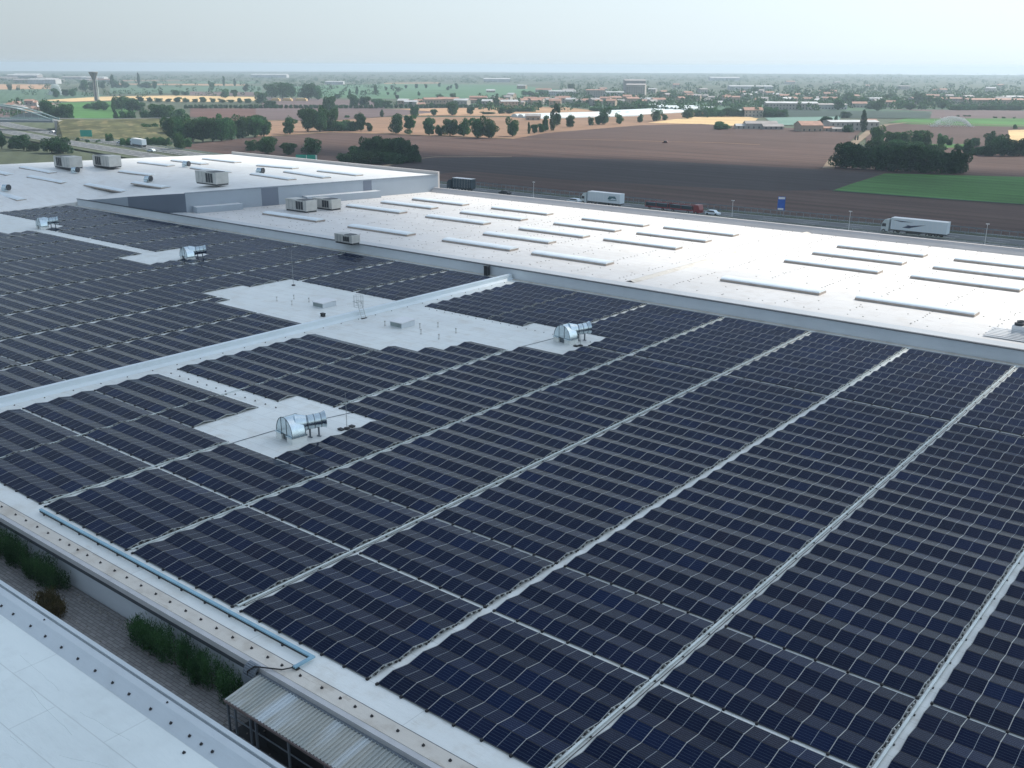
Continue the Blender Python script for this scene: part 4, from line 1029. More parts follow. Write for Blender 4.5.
car((-216.5, 264.2, RZ), 0, 'dark car behind the roof edge near the curtain lorry', M_DARKMET)
car((-186.4, 262.3, RZ), 0, 'silvery car just ahead of the white box lorry', M_TR, L_=4.6)
p = on_road(105, 145.5); car((-521, 303, RZ), .2, 'pale car on the far carriageway near the bridge bank', M_TR)
p = on_road(142, 152.3); car((-459, 283-19+19, RZ), .2, 'pale car on the motorway behind the left roof', M_TR)
car((-632, 322, RZ), .2, 'white car under the arch bridge', M_WHITE)
# car carrier
cc = empty('car_carrier', (-152.5, 265.6, RZ), 0, 'red two-part car carrier lorry with a pale car at its right end', 'car carrier')
b = MB(); b.box(-11.5, -1.25, .9, -1.2, 1.25, 1.3, 0); b.box(-.6, -1.25, .9, 9.6, 1.25, 1.3, 0)
for x in (-11.4, -6.5, -1.4, -.5, 4.5, 9.3): b.box(x-.08, -1.24, 1.301, x+.08, -1.1, 2.7, 0); b.box(x-.08, 1.1, 1.301, x+.08, 1.24, 2.7, 0)
b.box(-11.5, -1.25, 2.701, -1.2, -1.05, 2.95, 0); b.box(-.6, -1.25, 2.701, 9.6, -1.05, 2.95, 0)
b.build('deck', M_RED, cc)
b = MB(); b.box(9.9, -1.24, .5, 12.0, 1.24, 3.0, 0); b.add([(12.0, -1.24, .5), (12.5, -1.24, .5), (12.5, -1.24, 1.5), (12.0, -1.24, 3.0), (12.0, 1.24, .5), (12.5, 1.24, .5), (12.5, 1.24, 1.5), (12.0, 1.24, 3.0)], [(0, 1, 2, 3), (7, 6, 5, 4), (1, 5, 6, 2), (2, 6, 7, 3)], 0); b.build('cab', M_RED, cc)
b = MB(); b.box(-11.2, -1.0, 1.31, -1.5, 1.0, 2.4, 0); b.box(-.3, -1.0, 1.31, 9.3, 1.0, 2.4, 0); b.build('load_cover', M_DKBLUE, cc)
wheels(cc, [-9.5, -3.5, 1.0, 7.5, 11.0], -1.1); cc.scale = (.78, 1, .9)
car((-139.4, 266.4, RZ), math.pi, 'pale car just right of the red car carrier', M_TR)

# signs
def sign(loc, rz, w, h, z0, mats, label, posts=2, marks=None, name='road_sign'):
    root = empty(name, loc, rz, label, 'road sign'); b = MB(); b.box(-w/2, -.08, z0, w/2, .08, z0+h, 0); b.build('board', mats, root)
    for k in range(posts): x = (-w*.35+.7*w*k) if posts > 1 else 0; q = MB(); q.tube((x, .15, 0), (x, .15, z0+h*.9), .12, 8); q.build('post', M_POST, root)
    if marks:
        for (x0, z0_, x1, z1_) in marks: q = MB(); q.box(x0, -.10, z0_, x1, -.081, z1_); q.build('marking', M_WHITE, root)
    return root
M_SIGNG = plain('green_sign', (.01, .30, .22), .5, 0, .05); M_SIGNB = plain('blue_sign', (.01, .10, .45), .5, 0, .1)
sign(at(87, 141, GZ), rad(40), 6.6, 3.6, 2.5, M_SIGNG, 'small green road sign standing on the grassy bank', 2)
p = at(307, 167, GZ); sign((p.x, p.y, GZ), rad(32), 9.5, 2.3, 2.9, M_SIGNG, 'long green gantry sign over the motorway behind the left roof', 2, [(-.1, 3.0, .15, 5.1), (4.1, 2.95, 4.7, 5.15)])
p = at(782, 226, GZ); sign((-124.0, 279, GZ+.5), rad(25), 2.1, 3.9, 1.9, M_SIGNB, 'tall blue road sign beyond the motorway', 1, [(-.9, 5.1, .9, 5.7), (-.9, 2.0, .7, 2.5)])

# ------------------------------------------------------------------ bridge, bank, tower
bank = MB()
pa, pb_, pc, pd = at(57, 138.5), at(118, 141), at(182, 138), at(200, 131)
ta, tb = at(62, 131.5), at(186, 127)
a0 = at(56, 137.5); a1 = at(64, 141.5); a2 = at(110, 142); a3 = at(165, 139); a4 = at(186, 134)
def up(p, z): return (p.x, p.y, z)
zt = GZ+7
t0 = at(59, 131.0); t1 = at(100, 131.8); t2 = at(150, 130.5); t3 = at(186, 129)
bb_ = [up(a0, GZ), up(a1, GZ), up(a2, GZ), up(a3, GZ), up(a4, GZ), up(t3, zt-1), up(t2, zt), up(t1, zt), up(t0, zt)]
bank.add(bb_, [(0, 1, 8), (1, 2, 7, 8), (2, 3, 6, 7), (3, 4, 5, 6)], 0)
bk = [up(t0+(t0-a1)*.25, zt), up(t1+(t1-a2)*.25, zt), up(t2+(t2-a3)*.25, zt), up(t3+(t3-a4)*.25, zt-1)]
bank.add([bb_[8], bb_[7], bb_[6], bb_[5]]+bk, [(0, 1, 5, 4), (1, 2, 6, 5), (2, 3, 7, 6)], 0)
bl = [(v[0]-30, v[1]+30, GZ) for v in bk]; bank.add(bk+bl, [(0, 1, 5, 4), (1, 2, 6, 5), (2, 3, 7, 6), (0, 4, 5)], 0)
o = bank.build('embankment', MF['dry']); tag(o, 'dry grassy embankment carrying the flyover road', kind='structure')
strip(None, 7, M_ASPH, 'road', 'flyover road on the embankment', [((a_[0]), (a_[1])) for a_ in [(bk[0][0], bk[0][1]), (bk[1][0], bk[1][1]), (bk[2][0], bk[2][1]), (bk[3][0], bk[3][1])]], zt+.05)
br = empty('arch_bridge', (t0.x, t0.y, GZ), 0, 'pale green arch bridge crossing the motorway at the left', 'bridge')
p1 = Vector((t0.x+2, t0.y-2, 0)); dl = (at(-40, 131, GZ)-at(58, 132, GZ)); dl.z = 0; Lb = 95.0; dl.normalize()
M_BR = plain('bridge_paint', (.32, .42, .40), .5, .1, .1, .2)
b = MB(); nn = Vector((-dl.y, dl.x, 0))*4.5; q1 = p1+dl*Lb
def V3(p, z): return (p.x, p.y, z)
b.prism([(p1-nn).to_2d(), (q1-nn).to_2d(), (q1+nn).to_2d(), (p1+nn).to_2d()], zt-1.2, zt+.1, 0); prt(b, 'deck', M_POST, br)
for sgn in (-1, 1):
    b = MB(); b.tube(V3(p1+nn*sgn, zt+1.0), V3(q1+nn*sgn, zt+1.0), .3, 6, 0)
    k = 0
    while k*1.6 < Lb: p = p1+nn*sgn+dl*k*1.6; b.tube(V3(p, zt), V3(p, zt+1.6), .10, 4, 0); k += 1
    b.tube(V3(p1+nn*sgn, zt+1.7), V3(q1+nn*sgn, zt+1.7), .12, 4, 0)
    prt(b, 'railing', M_BR, br)
    b = MB(); pts = []
    for k in range(21): f = k/20; p = p1+nn*sgn+dl*(Lb*(f)); pts.append(V3(p, zt+9.5*4*f*(1-f)*1.0+.3))
    b.path(pts, .45, 8, 0)
    prt(b, 'arch', M_BR, br)
    b = MB()
    for k in range(2, 19, 2): b.tube(pts[k], (pts[k][0], pts[k][1], zt), .07, 4, 0)
    prt(b, 'hangers', M_BR, br)
b = MB(); p = p1-dl*1; b.prism([(p-nn).to_2d(), (p+nn).to_2d(), (p+nn-dl*3).to_2d(), (p-nn-dl*3).to_2d()], GZ, zt-.1, 0)
p = p1+dl*60; b.prism([(p-nn).to_2d(), (p+nn).to_2d(), (p+nn+dl*2).to_2d(), (p-nn+dl*2).to_2d()], GZ, zt-1.21, 0); prt(b, 'abutment', M_CONC, br)

wt_ = empty('water_tower', at(96.5, 101, GZ), 0, 'tall funnel-topped water tower beyond the green crop', 'water tower'); wt_.scale = (.84, .84, .82)
b = MB(); b.lathe([(2.1, 0), (1.7, 12), (1.5, 26), (1.8, 29), (6.0, 39.2), (6.2, 39.6)], (0, 0, 0), 18); b.build('shaft', plain('tower_concrete', (.14, .145, .14), .8), wt_)
b = MB(); b.lathe([(6.2, 39.61), (6.3, 40.4), (.3, 40.8)], (0, 0, 0), 18); b.build('rim', plain('tower_rim', (.22, .22, .21), .8), wt_)
for k in range(4):
    t = math.pi/2*k+.4; b = MB(); b.tube((3.0*math.cos(t), 3*math.sin(t), 0), (2.0*math.cos(t), 2*math.sin(t), 30), .35, 6); b.build('column', M_CONC, wt_)
o = MB(); o.tube((0, 0, 0), (0, 0, 27), .55, 8, 0, .3); o = o.build('mast', M_WHITE); o.location = at(99.5, 102.5, GZ); tag(o, 'white slender mast in front of the water tower', 'mast')

# ------------------------------------------------------------------ trees
def crown_proto(kind, seed):
    rr = random.Random(seed); b = MB(); t = MB()
    # unit tree: height 1, width ~1 (scaled later)
    if kind == 'round':
        blobs = [(0, 0, .50, .36, .42), (0, 0, .36, .34, .30)]+[(rr.uniform(-.28, .28), rr.uniform(-.28, .28), rr.uniform(.22, .80), rr.uniform(.16, .26), rr.uniform(.13, .22)) for _ in range(15)]
        t.tube((0, 0, 0), (0, 0, .45), .035, 7, 0, .02)
    elif kind == 'poplar':
        blobs = [(rr.uniform(-.08, .08), rr.uniform(-.08, .08), z, .42*(1-abs(z-.45)*1.25), .14) for z in np.linspace(.14, .90, 9)]
        t.tube((0, 0, 0), (0, 0, .6), .03, 7, 0, .01)
    elif kind == 'bush':
        blobs = [(0, 0, .42, .40, .42)]+[(rr.uniform(-.33, .33), rr.uniform(-.33, .33), rr.uniform(.15, .72), rr.uniform(.14, .26), rr.uniform(.14, .28)) for _ in range(18)]
        t.tube((0, 0, 0), (0, 0, .3), .04, 6, 0, .02)
    else:  # tall two-stage
        blobs = [(0, 0, .5, .30, .46)]+[(rr.uniform(-.22, .22), rr.uniform(-.22, .22), rr.uniform(.16, .88), rr.uniform(.16, .28), rr.uniform(.08, .15)) for _ in range(16)]
        t.tube((0, 0, 0), (0, 0, .6), .035, 7, 0, .015)
    for k in range(4):
        a = rr.uniform(0, 6.28); t.tube((0, 0, .22+.07*k), (.22*math.cos(a), .22*math.sin(a), .45+.08*k), .015, 5, 0, .005)
    for (x, y, z, r1, r2) in blobs: leaf_blob(b, (x, y, z), r1, r1, r2, 300, .032, rr, .55)
    root = bpy.data.objects.new('tree', None); c = b.build('crown', M_LEAF, root, link=False); tr = t.build('trunk', M_BARK, root, link=False)
    return root, c, tr
PRO = {k: [crown_proto(k, 10+i*7+j) for j in range(4)] for i, k in enumerate(['round', 'poplar', 'bush', 'tall'])}
for k in PRO:
    for (r_, c_, t_) in PRO[k]: bpy.data.objects.remove(bpy.data.objects[r_.name]) if False else None
CROWND = {}
def dark_copy(me):
    if me.name in CROWND: return CROWND[me.name]
    m2 = me.copy(); m2.materials[0] = M_LEAFD; CROWND[me.name] = m2; return m2
tcount = [0]
def tree(px, pyb, wpx, hpx, kind='round', label='', group=None, dark=False, name='tree', depth=1.0):
    p = at(px, pyb, GZ); s = mpp(p); tcount[0] += 1
    tr_ = random.Random(tcount[0]*13)
    w = wpx*s*1.12; h = hpx*s*1.04
    root = empty(name, p, tr_.uniform(0, 6.28), label, 'tree', group); root.scale = (w, w*depth, h)
    _, c, t = PRO[kind][tr_.randrange(4)]
    cc_ = c.copy(); COL.objects.link(cc_); cc_.parent = root; tt = t.copy(); COL.objects.link(tt); tt.parent = root
    if dark: cc_.data = dark_copy(c.data)
    return root
def trees(lst, lab, group, **kw):
    for i, a in enumerate(lst):
        k = a[4] if len(a) > 4 else kw.get('kind', 'round')
        tree(a[0], a[1], a[2], a[3], k, lab.format(nth(i+1)), group, kw.get('dark', False), kw.get('name', 'tree'))
trees([(264, 137, 20, 21), (290, 134.8, 14, 19, 'tall'), (308, 132.3, 17, 25), (320, 132.2, 18, 25), (331, 131.5, 16, 24, 'bush'), (344, 131.5, 17, 12, 'bush'), (353, 131.5, 14, 11, 'bush'), (361, 131.6, 11, 20, 'tall'), (370, 132, 7, 9), (396, 134, 16, 20), (410, 135, 13, 19, 'tall'), (429, 136, 12, 20, 'tall'), (441, 136, 10, 12, 'bush'), (450, 136.4, 15, 17), (464, 136.8, 14, 18), (478, 138.8, 15, 20), (489, 139, 19, 22), (512.5, 137, 15, 19)],
      '{} tree from the left in the row along the tan field', 'trees along the tan field')
trees([(529, 134.3, 4, 11, 'poplar'), (534.5, 134, 7, 10), (542, 133, 8, 9), (545.5, 132, 8, 17, 'tall'), (552.5, 131, 8, 20, 'poplar'), (557, 127, 9, 22, 'tall'), (570, 128, 9, 14, 'tall'), (591, 126, 6, 9), (598, 125, 8, 9), (604, 125, 14, 17), (619, 124.5, 9, 11), (640, 123, 6, 9), (656.5, 121.5, 11, 12.5), (664.5, 120.8, 7, 7), (688, 119, 13, 10.5), (707.5, 118, 5, 7), (720.5, 130, 16, 9, 'bush')],
      '{} tree from the left along the far rim of the brown field', 'trees at the rim of the brown field')
trees([(267, 155, 22, 19), (289, 156, 16, 14), (311, 155.5, 21, 19, 'bush')], '{} of three trees just beyond the left roof', 'trees behind the left roof')
trees([(346, 164.5, 22, 13, 'bush'), (357, 163, 20, 18, 'bush'), (366, 161, 16, 24), (376, 161, 16, 26), (386, 163.5, 20, 26), (397, 163.5, 20, 27), (408, 163.5, 18, 25, 'bush'), (414, 163.5, 13, 20, 'bush'), (371, 165, 24, 14, 'bush'), (392, 165, 24, 14, 'bush')],
      '{} tree of the dark grove beyond the grey-walled roof', 'dark grove trees', dark=True)
trees([(841, 169, 26, 27), (852, 170, 20, 26), (863, 170.5, 22, 28), (875, 171, 22, 28, 'bush'), (886, 172, 22, 26), (897, 172.5, 22, 27, 'bush'), (908, 173, 22, 27), (919, 173.5, 22, 26, 'bush'), (930, 174, 20, 26), (941, 174.5, 20, 25, 'bush'), (951, 175, 18, 24), (960, 174.5, 18, 23)],
      '{} front tree from the left in the big roadside wood', 'front trees of the big wood', dark=True)
trees([(877, 146, 17, 20), (878, 152, 13, 16), (890, 150, 14, 18), (903, 148, 16, 17), (917, 149, 14, 18, 'tall'), (924, 148, 14, 17), (941, 146, 11, 12), (949, 146, 8, 8), (958, 151, 9, 7), (895, 155, 16, 16), (912, 156, 18, 14), (935, 158, 20, 14)],
      '{} back tree from the left in the big wood', 'back trees of the big wood')
trees([(967, 155, 14, 16), (975, 147.5, 9, 10), (978, 156, 14, 10, 'bush'), (991, 147, 14, 15), (1001, 149, 14, 14), (988, 157, 18, 17, 'bush'), (1001, 157, 20, 21), (1013, 157, 20, 20, 'bush'), (1026, 157, 18, 18)],
      '{} tree of the grove at the right edge', 'trees of the right grove', dark=True)
trees([(862.5, 132, 8, 20, 'poplar'), (826, 129, 12, 13), (835, 129, 6, 12, 'poplar'), (848, 133, 10, 9, 'bush'), (845, 118, 10, 7, 'bush'), (822, 129, 9, 10)], '{} tree beside the farm buildings', 'farm trees', dark=True)
trees([(2, 149, 10, 19), (13, 149, 10, 10, 'bush'), (24, 150.5, 18, 15), (34, 151, 12, 9, 'bush')], '{} tree from the left edge below the arch bridge', 'trees below the bridge', dark=True)
trees([(52, 153, 18, 17, 'bush'), (63, 153.5, 17, 17, 'bush')], '{} of two big dark trees in front of the motorway', 'dark motorway trees', dark=True)
trees([(49, 121.5, 15, 22), (58, 121.5, 14, 15), (66, 121.5, 15, 17), (55, 120, 10, 14)], '{} tree left of the green crop by the bridge', 'trees by the bridge end')
trees([(110, 142.5, 7, 9, 'bush'), (78, 142, 4, 5, 'bush'), (98, 143.5, 4, 4, 'bush'), (88, 143.5, 4, 4, 'bush')], '{} small bush on the verge below the bank', 'verge bushes')
trees([(88, 109, 8, 6, 'bush'), (96, 110, 12, 8), (104, 110.5, 12, 10), (114, 113, 5, 12, 'poplar'), (122, 111, 16, 14), (133, 112, 16, 14), (127, 121, 15, 11, 'bush'), (116, 121, 6, 10, 'poplar'), (140, 112, 12, 10), (150, 121, 15, 12, 'bush'), (159, 121.5, 18, 17), (170, 122, 16, 16), (180, 121.5, 12, 13), (150, 133.5, 17, 11, 'bush'), (144, 120, 6, 8)],
      '{} tree of the belt behind the embankment', 'trees behind the embankment')
trees([(168, 134, 12, 12, 'bush'), (172, 140, 16, 22), (183, 141.5, 18, 26), (193, 142, 18, 24), (203, 142, 18, 23), (213, 142, 18, 24), (222, 142.2, 18, 27), (232, 141, 16, 22), (243, 139, 20, 24), (255, 138.5, 18, 22), (180, 150.5, 14, 18), (188, 148, 8, 10), (251, 152, 11, 12), (176, 136, 16, 20), (206, 138, 16, 22)],
      '{} tree of the tall left grove by the motorway', 'left grove trees')
trees([(x, 147-(x-125)*.02, 9, 9.5, 'bush') for x in range(124, 172, 7)], '{} shrub of the hedge behind the white lorry', 'hedge beside the motorway')
trees([(413.5, 117, 10, 10), (434, 116, 7, 7), (452.5, 115.5, 14, 14), (470.5, 115, 8, 8.5), (488, 114.5, 12, 3, 'bush'), (502, 114, 10, 8), (510, 114, 10, 7), (382, 117.3, 5, 7, 'poplar'), (347, 118, 5, 3, 'bush')], '{} isolated tree on the orange stubble', 'trees on the orange stubble')
trees([(10, 90.5, 5.5, 6.5), (18, 90, 4, 2.5, 'bush'), (57, 97.8, 8, 9), (65, 96.5, 7, 7), (73, 96.5, 10, 8), (84, 91, 10, 11), (94, 91.5, 10, 10), (103, 89, 6, 8), (113, 88, 6, 12, 'poplar'), (117, 88, 8, 7), (125, 88, 9, 7), (139, 85, 4, 11, 'poplar'), (146, 88, 15, 6, 'bush'), (155, 89, 6, 8), (176, 96, 8, 6), (161, 95, 4, 5), (185, 95.5, 8, 4), (212, 90.5, 7, 9), (225, 98, 10, 9), (235, 97.5, 6, 8), (224, 86, 3.5, 9, 'poplar'), (235, 86, 3.5, 7, 'poplar'), (246, 92, 6, 8)],
      '{} far tree from the left around the wheat strip', 'far trees at the wheat strip')
trees([(272, 98, 14, 15), (283, 99, 14, 16), (292, 98, 10, 14), (309, 100, 14, 16), (318, 100, 12, 14), (300, 97.5, 5, 5), (338, 99, 7, 5), (350, 100, 4, 10, 'poplar'), (262, 104, 12, 12), (272, 108, 14, 8, 'bush'), (330, 113, 13, 16), (336, 112, 6, 7), (355, 107, 12, 12), (365, 107, 12, 11), (378, 107.5, 12, 9), (386, 108, 10, 7), (376, 95, 5, 10), (357, 95, 4, 8, 'poplar')],
      '{} far tree of the groves beside the orchard', 'far groves beside the orchard')
# orchard row
trees([(x, 108.6 if x < 380 else 108.2, 4.4, 4.2, 'bush') for x in range(186, 500, 5)], '{} small tree from the left in the planted row', 'planted row of small trees', name='orchard_tree')
trees([(x, 101.8+(x-130)*.012, 6+3*((x*7) % 5)/5, 3.5+2.2*((x*13) % 7)/7, 'round') for x in range(132, 262, 9)], '{} tree from the left in front of the wheat strip', 'trees below the wheat strip')
trees([(386, 91, 3, 4.5), (392, 89, 3, 4), (398, 92, 4, 5), (406, 89, 3, 4), (416, 88.5, 4, 4.5), (426, 88.5, 3.5, 4.5), (439, 87, 3.5, 4), (448, 90.5, 3.5, 4.5), (451, 89, 3, 4), (457, 89.5, 4, 6), (419, 96, 3, 4.5), (388, 95, 3, 3), (395, 95, 3, 3), (397, 99, 4, 4), (440, 98.5, 8, 4.5), (453, 100, 7, 7)], '{} lone far tree on the broad green field', 'lone trees on the far green field')
trees([(488, 106, 14, 8, 'bush'), (495, 106, 10, 10), (525, 95.5, 8, 5), (531, 96, 8, 5), (545, 95, 14, 5, 'bush'), (572, 93, 8, 9), (580, 107, 20, 5, 'bush'), (597, 111.5, 14, 5, 'bush'), (612, 111, 14, 5, 'bush'), (627, 111, 14, 6, 'bush'), (642, 109, 14, 8, 'bush'), (672, 98, 12, 8, 'bush'), (660, 98, 9, 6), (755, 95, 7, 8), (540, 108, 8, 5)]
      + [(x, 112, 12, 5, 'bush') for x in (515, 523, 531)], '{} tree among the village edge houses', 'village edge trees')
trees([(x, 117+((x*7) % 5)*.4, 13, 8+((x*3) % 4), 'bush') for x in range(700, 790, 10)], '{} bushy tree behind the wheat field', 'trees behind the wheat field')
trees([(x, 104+((x*7) % 9)*.9, 12+((x*5) % 5), 8+((x*3) % 5)) for x in range(830, 945, 8)], '{} tree of the belt beyond the dark crop strip', 'trees beyond the dark crop strip')
trees([(x, 110.5+((x*3) % 3), 11, 6+((x*3) % 3), 'bush') for x in (955, 963, 971, 979, 990, 1000, 1010, 1018)]+[(958, 117, 3, 2), (965, 117, 4, 2), (969, 117, 4, 2), (995, 118.5, 5, 2), (1003, 118.8, 4, 2), (1014, 119, 3, 2), (1015, 129.5, 5, 5)], '{} tree at the far right beyond the irrigated field', 'trees beyond the irrigated field')

# ------------------------------------------------------------------ far woods: one mass
rr = random.Random(99)
b = MB()
def wood(px, py, wpx, hpx):
    p = at(px, py, GZ); s = mpp(p); leaf_blob(b, (p.x, p.y, GZ+hpx*s*.45), wpx*s*.5, wpx*s*.5, hpx*s*.55, 26, hpx*s*.20, rr, .5)
def band(x0, x1, y0, y1, n, w, h):
    for _ in range(n):
        y = rr.uniform(y0, y1); k = (y-68)/30; wood(rr.uniform(x0, x1), y, w*rr.uniform(.5, 1.4)*k+1, h*rr.uniform(.6, 1.3)*k+.7)
band(-20, 1060, 75.5, 84, 900, 9, 2.5)
band(560, 1060, 84, 100, 330, 9, 5)
band(700, 1060, 88, 110, 220, 9, 5.5)
band(480, 830, 98, 111, 420, 5, 4.2)
band(820, 1040, 98, 110, 200, 6, 4.5)
band(380, 500, 104, 108, 40, 4, 3.2)
band(-20, 1060, 74.5, 82, 500, 22, 3.2)
band(0, 380, 82, 97, 140, 6, 3.5)
band(-20, 130, 76, 84, 130, 8, 4)
band(256, 400, 80, 97, 90, 6, 4)
band(0, 60, 103, 120, 30, 6, 4)
o = b.build('distant_woods', M_LEAF); tag(o, 'hazy far woods and hedges dotted over the plain to the horizon', kind='stuff')

# ------------------------------------------------------------------ buildings far away
M_TILE = plain('roof_tiles', (.33, .19, .14), .85, 0, .2, .3); M_TILE2 = plain('grey_tiles', (.30, .28, .27), .85, 0, .2, .3)
M_PLAST = plain('plaster', (.38, .35, .31), .9, 0, .12, .2); M_PLAST2 = plain('ochre_plaster', (.36, .28, .21), .9, 0, .12, .2); M_SHEETW = plain('pale_sheet_roof', (.44, .45, .45), .7, 0, .2, .1)
M_WIN = plain('dark_window', (.04, .045, .05), .3)
def house(px, py, wm, dm, hm, rz, wall, roofm, label, grp, name='house', gable=.35, cat='house', z=None):
    p = at(px, py, GZ); root = empty(name, p, rz, label, cat, grp)
    b = MB(); b.box(-wm/2, -dm/2, 0, wm/2, dm/2, hm); g = gable*dm/2
    b.add([(-wm/2, -dm/2, hm), (-wm/2, dm/2, hm), (-wm/2, 0, hm+g), (wm/2, -dm/2, hm), (wm/2, dm/2, hm), (wm/2, 0, hm+g)], [(0, 2, 1), (3, 4, 5)], 0); b.build('wall', wall, root)
    b = MB(); e = .4; sl_ = g/(dm/2)
    for s in (-1, 1):
        b.add([(-wm/2-e, s*(dm/2+e), hm-sl_*e+.03), (wm/2+e, s*(dm/2+e), hm-sl_*e+.03), (wm/2+e, 0, hm+g+.03), (-wm/2-e, 0, hm+g+.03), (-wm/2-e, s*(dm/2+e), hm-sl_*e+.22), (wm/2+e, s*(dm/2+e), hm-sl_*e+.22), (wm/2+e, 0, hm+g+.22), (-wm/2-e, 0, hm+g+.22)], [(0, 1, 2, 3), (4, 5, 6, 7), (0, 1, 5, 4), (0, 3, 7, 4), (1, 2, 6, 5)], 0)
    b.build('roof', roofm, root)
    b = MB()
    nx_ = max(2, int(wm/3.2))
    fl = max(1, int(hm/2.9))
    for f in range(fl):
        for k in range(nx_):
            x = -wm/2+wm*(k+.5)/nx_; b.box(x-.5, -dm/2-.03, .9+f*2.9, x+.5, -dm/2-.005, 2.3+f*2.9)
    b.build('windows', M_WIN, root)
    return root
yawrow = YAW
hs = random.Random(5)
def village(n, x0, x1, y0, y1, where, grp, wm=(9, 20), red=.6):
    L_ = []
    for i in range(n):
        px = x0+(x1-x0)*(i+hs.uniform(.1, .9))/n; py = hs.uniform(y0, y1)
        L_.append((px, py))
    for i, (px, py) in enumerate(L_):
        w = hs.uniform(*wm); r_ = hs.random()
        house(px, py, w, hs.uniform(8, 11), hs.choice([3.0, 4.5, 5.5, 6, 7]), YAW+hs.uniform(-.5, .5), hs.choice([M_PLAST, M_PLAST2, M_PLAST]), M_TILE if r_ < red else (M_SHEETW if r_ > .88 else M_TILE2), f'{nth(i+1)} house from the left {where}', grp)
village(18, 400, 520, 103, 107.5, 'in the low terrace behind the orange stubble', 'houses behind the orange stubble')
village(30, 500, 660, 97, 108, 'in the village centre', 'village centre houses', (8, 16))
village(30, 660, 830, 95, 106, 'in the village right part', 'village right houses', (8, 16))
village(16, 800, 1024, 100, 108, 'of the far right village', 'far right houses', (9, 20))
village(10, 5, 52, 103, 116, 'of the hamlet left of the bridge', 'hamlet houses', (7, 14))
village(20, 480, 1020, 84, 95, 'of the farther hamlets', 'far hamlet houses', (12, 26), .4)
village(12, 0, 110, 79, 84.5, 'of the far left town', 'far left houses', (20, 50), .25)
def hall(px, py, w, d_, h_, rz, wall, roof, label, name='industrial_hall'): house(px, py, w, d_, h_, rz, wall, roof, label, None, name, .12, 'hall')
M_HAZEW = M_SHEETW
hall(790, 109.5, 52, 22, 6.5, YAW-.1, M_PLAST, M_SHEETW, 'long pale hall behind the dark crop strip'); hall(825, 109.5, 40, 18, 5, YAW, M_SHEETW, M_TILE2, 'second pale hall behind the dark crop strip')
hall(850, 130.5, 34, 16, 6.0, YAW+.05, M_CONC, M_SHEETW, 'grey farm shed with pale roof beside the cypress'); hall(992, 106, 66, 24, 7, YAW, M_PLAST2, M_TILE, 'long tiled hall with pale front at the far right'); hall(935, 103.5, 60, 20, 6, YAW, M_TILE2, M_TILE, 'long tiled barn left of the far right hall')
hall(1010, 101.5, 30, 20, 6, YAW, M_PLAST, M_SHEETW, 'small pale hall at the far right'); hall(880, 102.5, 30, 14, 5, YAW, M_SHEETW, M_SHEETW, 'low white hall among the belt trees')
hall(636, 97.5, 26, 26, 17, YAW-.2, M_PLAST, M_TILE2, 'square high block above the village'); hall(634, 92.5, 34, 30, 19, YAW, M_TILE2, M_TILE2, 'dark tall block behind the village'); hall(595, 97.5, 26, 14, 10, YAW, M_PLAST, M_TILE, 'red roofed block in the village')
hall(606, 96.5, 50, 16, 6, YAW, M_SHEETW, M_SHEETW, 'pale hall in the village'); hall(562, 95.5, 40, 18, 6, YAW, M_SHEETW, M_SHEETW, 'bright long hall left of the village trees'); hall(95, 80.5, 60, 30, 8, YAW, M_SHEETW, M_SHEETW, 'bright far hall near the water tower')
hall(45, 83.8, 60, 30, 9, YAW, M_SHEETW, M_SHEETW, 'bright hall beyond the left meadow'); hall(28, 77, 80, 30, 9, YAW, M_SHEETW, M_SHEETW, 'pale long hall on the far left horizon'); hall(25, 78.5, 90, 40, 9, YAW, M_TILE2, M_SHEETW, 'grey long hall on the far left horizon')
hall(270, 77.5, 120, 40, 9, YAW, M_SHEETW, M_SHEETW, 'long pale hall on the far central horizon'); hall(335, 84.5, 40, 20, 6, YAW, M_SHEETW, M_SHEETW, 'pale farm hall in the far centre'); hall(497, 82, 70, 30, 8, YAW, M_SHEETW, M_SHEETW, 'bright hall beyond the broad green field')
hall(724, 80.5, 90, 40, 8, YAW, M_SHEETW, M_SHEETW, 'long pale hall far behind the village'); hall(750, 90.2, 80, 24, 7, YAW, M_SHEETW, M_SHEETW, 'pale low hall above the village right part')
house(808, 131.8, 15, 14, 4.6, YAW+.1, M_PLAST2, M_TILE, 'brown farmhouse with pitched tiled roof at the field rim', 'farm buildings')
house(828, 132, 7, 5, 2.6, YAW, M_PLAST, M_TILE, 'low farm annex right of the farmhouse', 'farm buildings'); house(838, 132.4, 9, 5, 2.4, YAW, M_PLAST, M_TILE2, 'long low farm annex beside the shed', 'farm buildings')
house(772, 130, 14, 8, 2.6, YAW, M_TILE2, M_TILE2, 'low dark barn left of the farmhouse', 'farm buildings'); house(760, 129.5, 22, 9, 4.2, YAW, M_CONC, M_TILE2, 'grey barn at the wheat corner', 'farm buildings'); house(745, 129.5, 14, 7, 2.6, YAW, M_CONC, M_SHEETW, 'small open shed left of the grey barn', 'farm buildings')
house(752, 117, 16, 12, 6, YAW, M_PLAST, M_TILE, 'villa among trees above the wheat field', 'villas'); house(868, 128.5, 10, 9, 5, YAW, M_PLAST, M_TILE, 'house right of the cypress', 'farm buildings')
house(533, 120.5, 12, 8, 3.6, YAW, M_PLAST2, M_TILE2, 'small brick hut at the left end of the greenhouses', 'farm buildings')
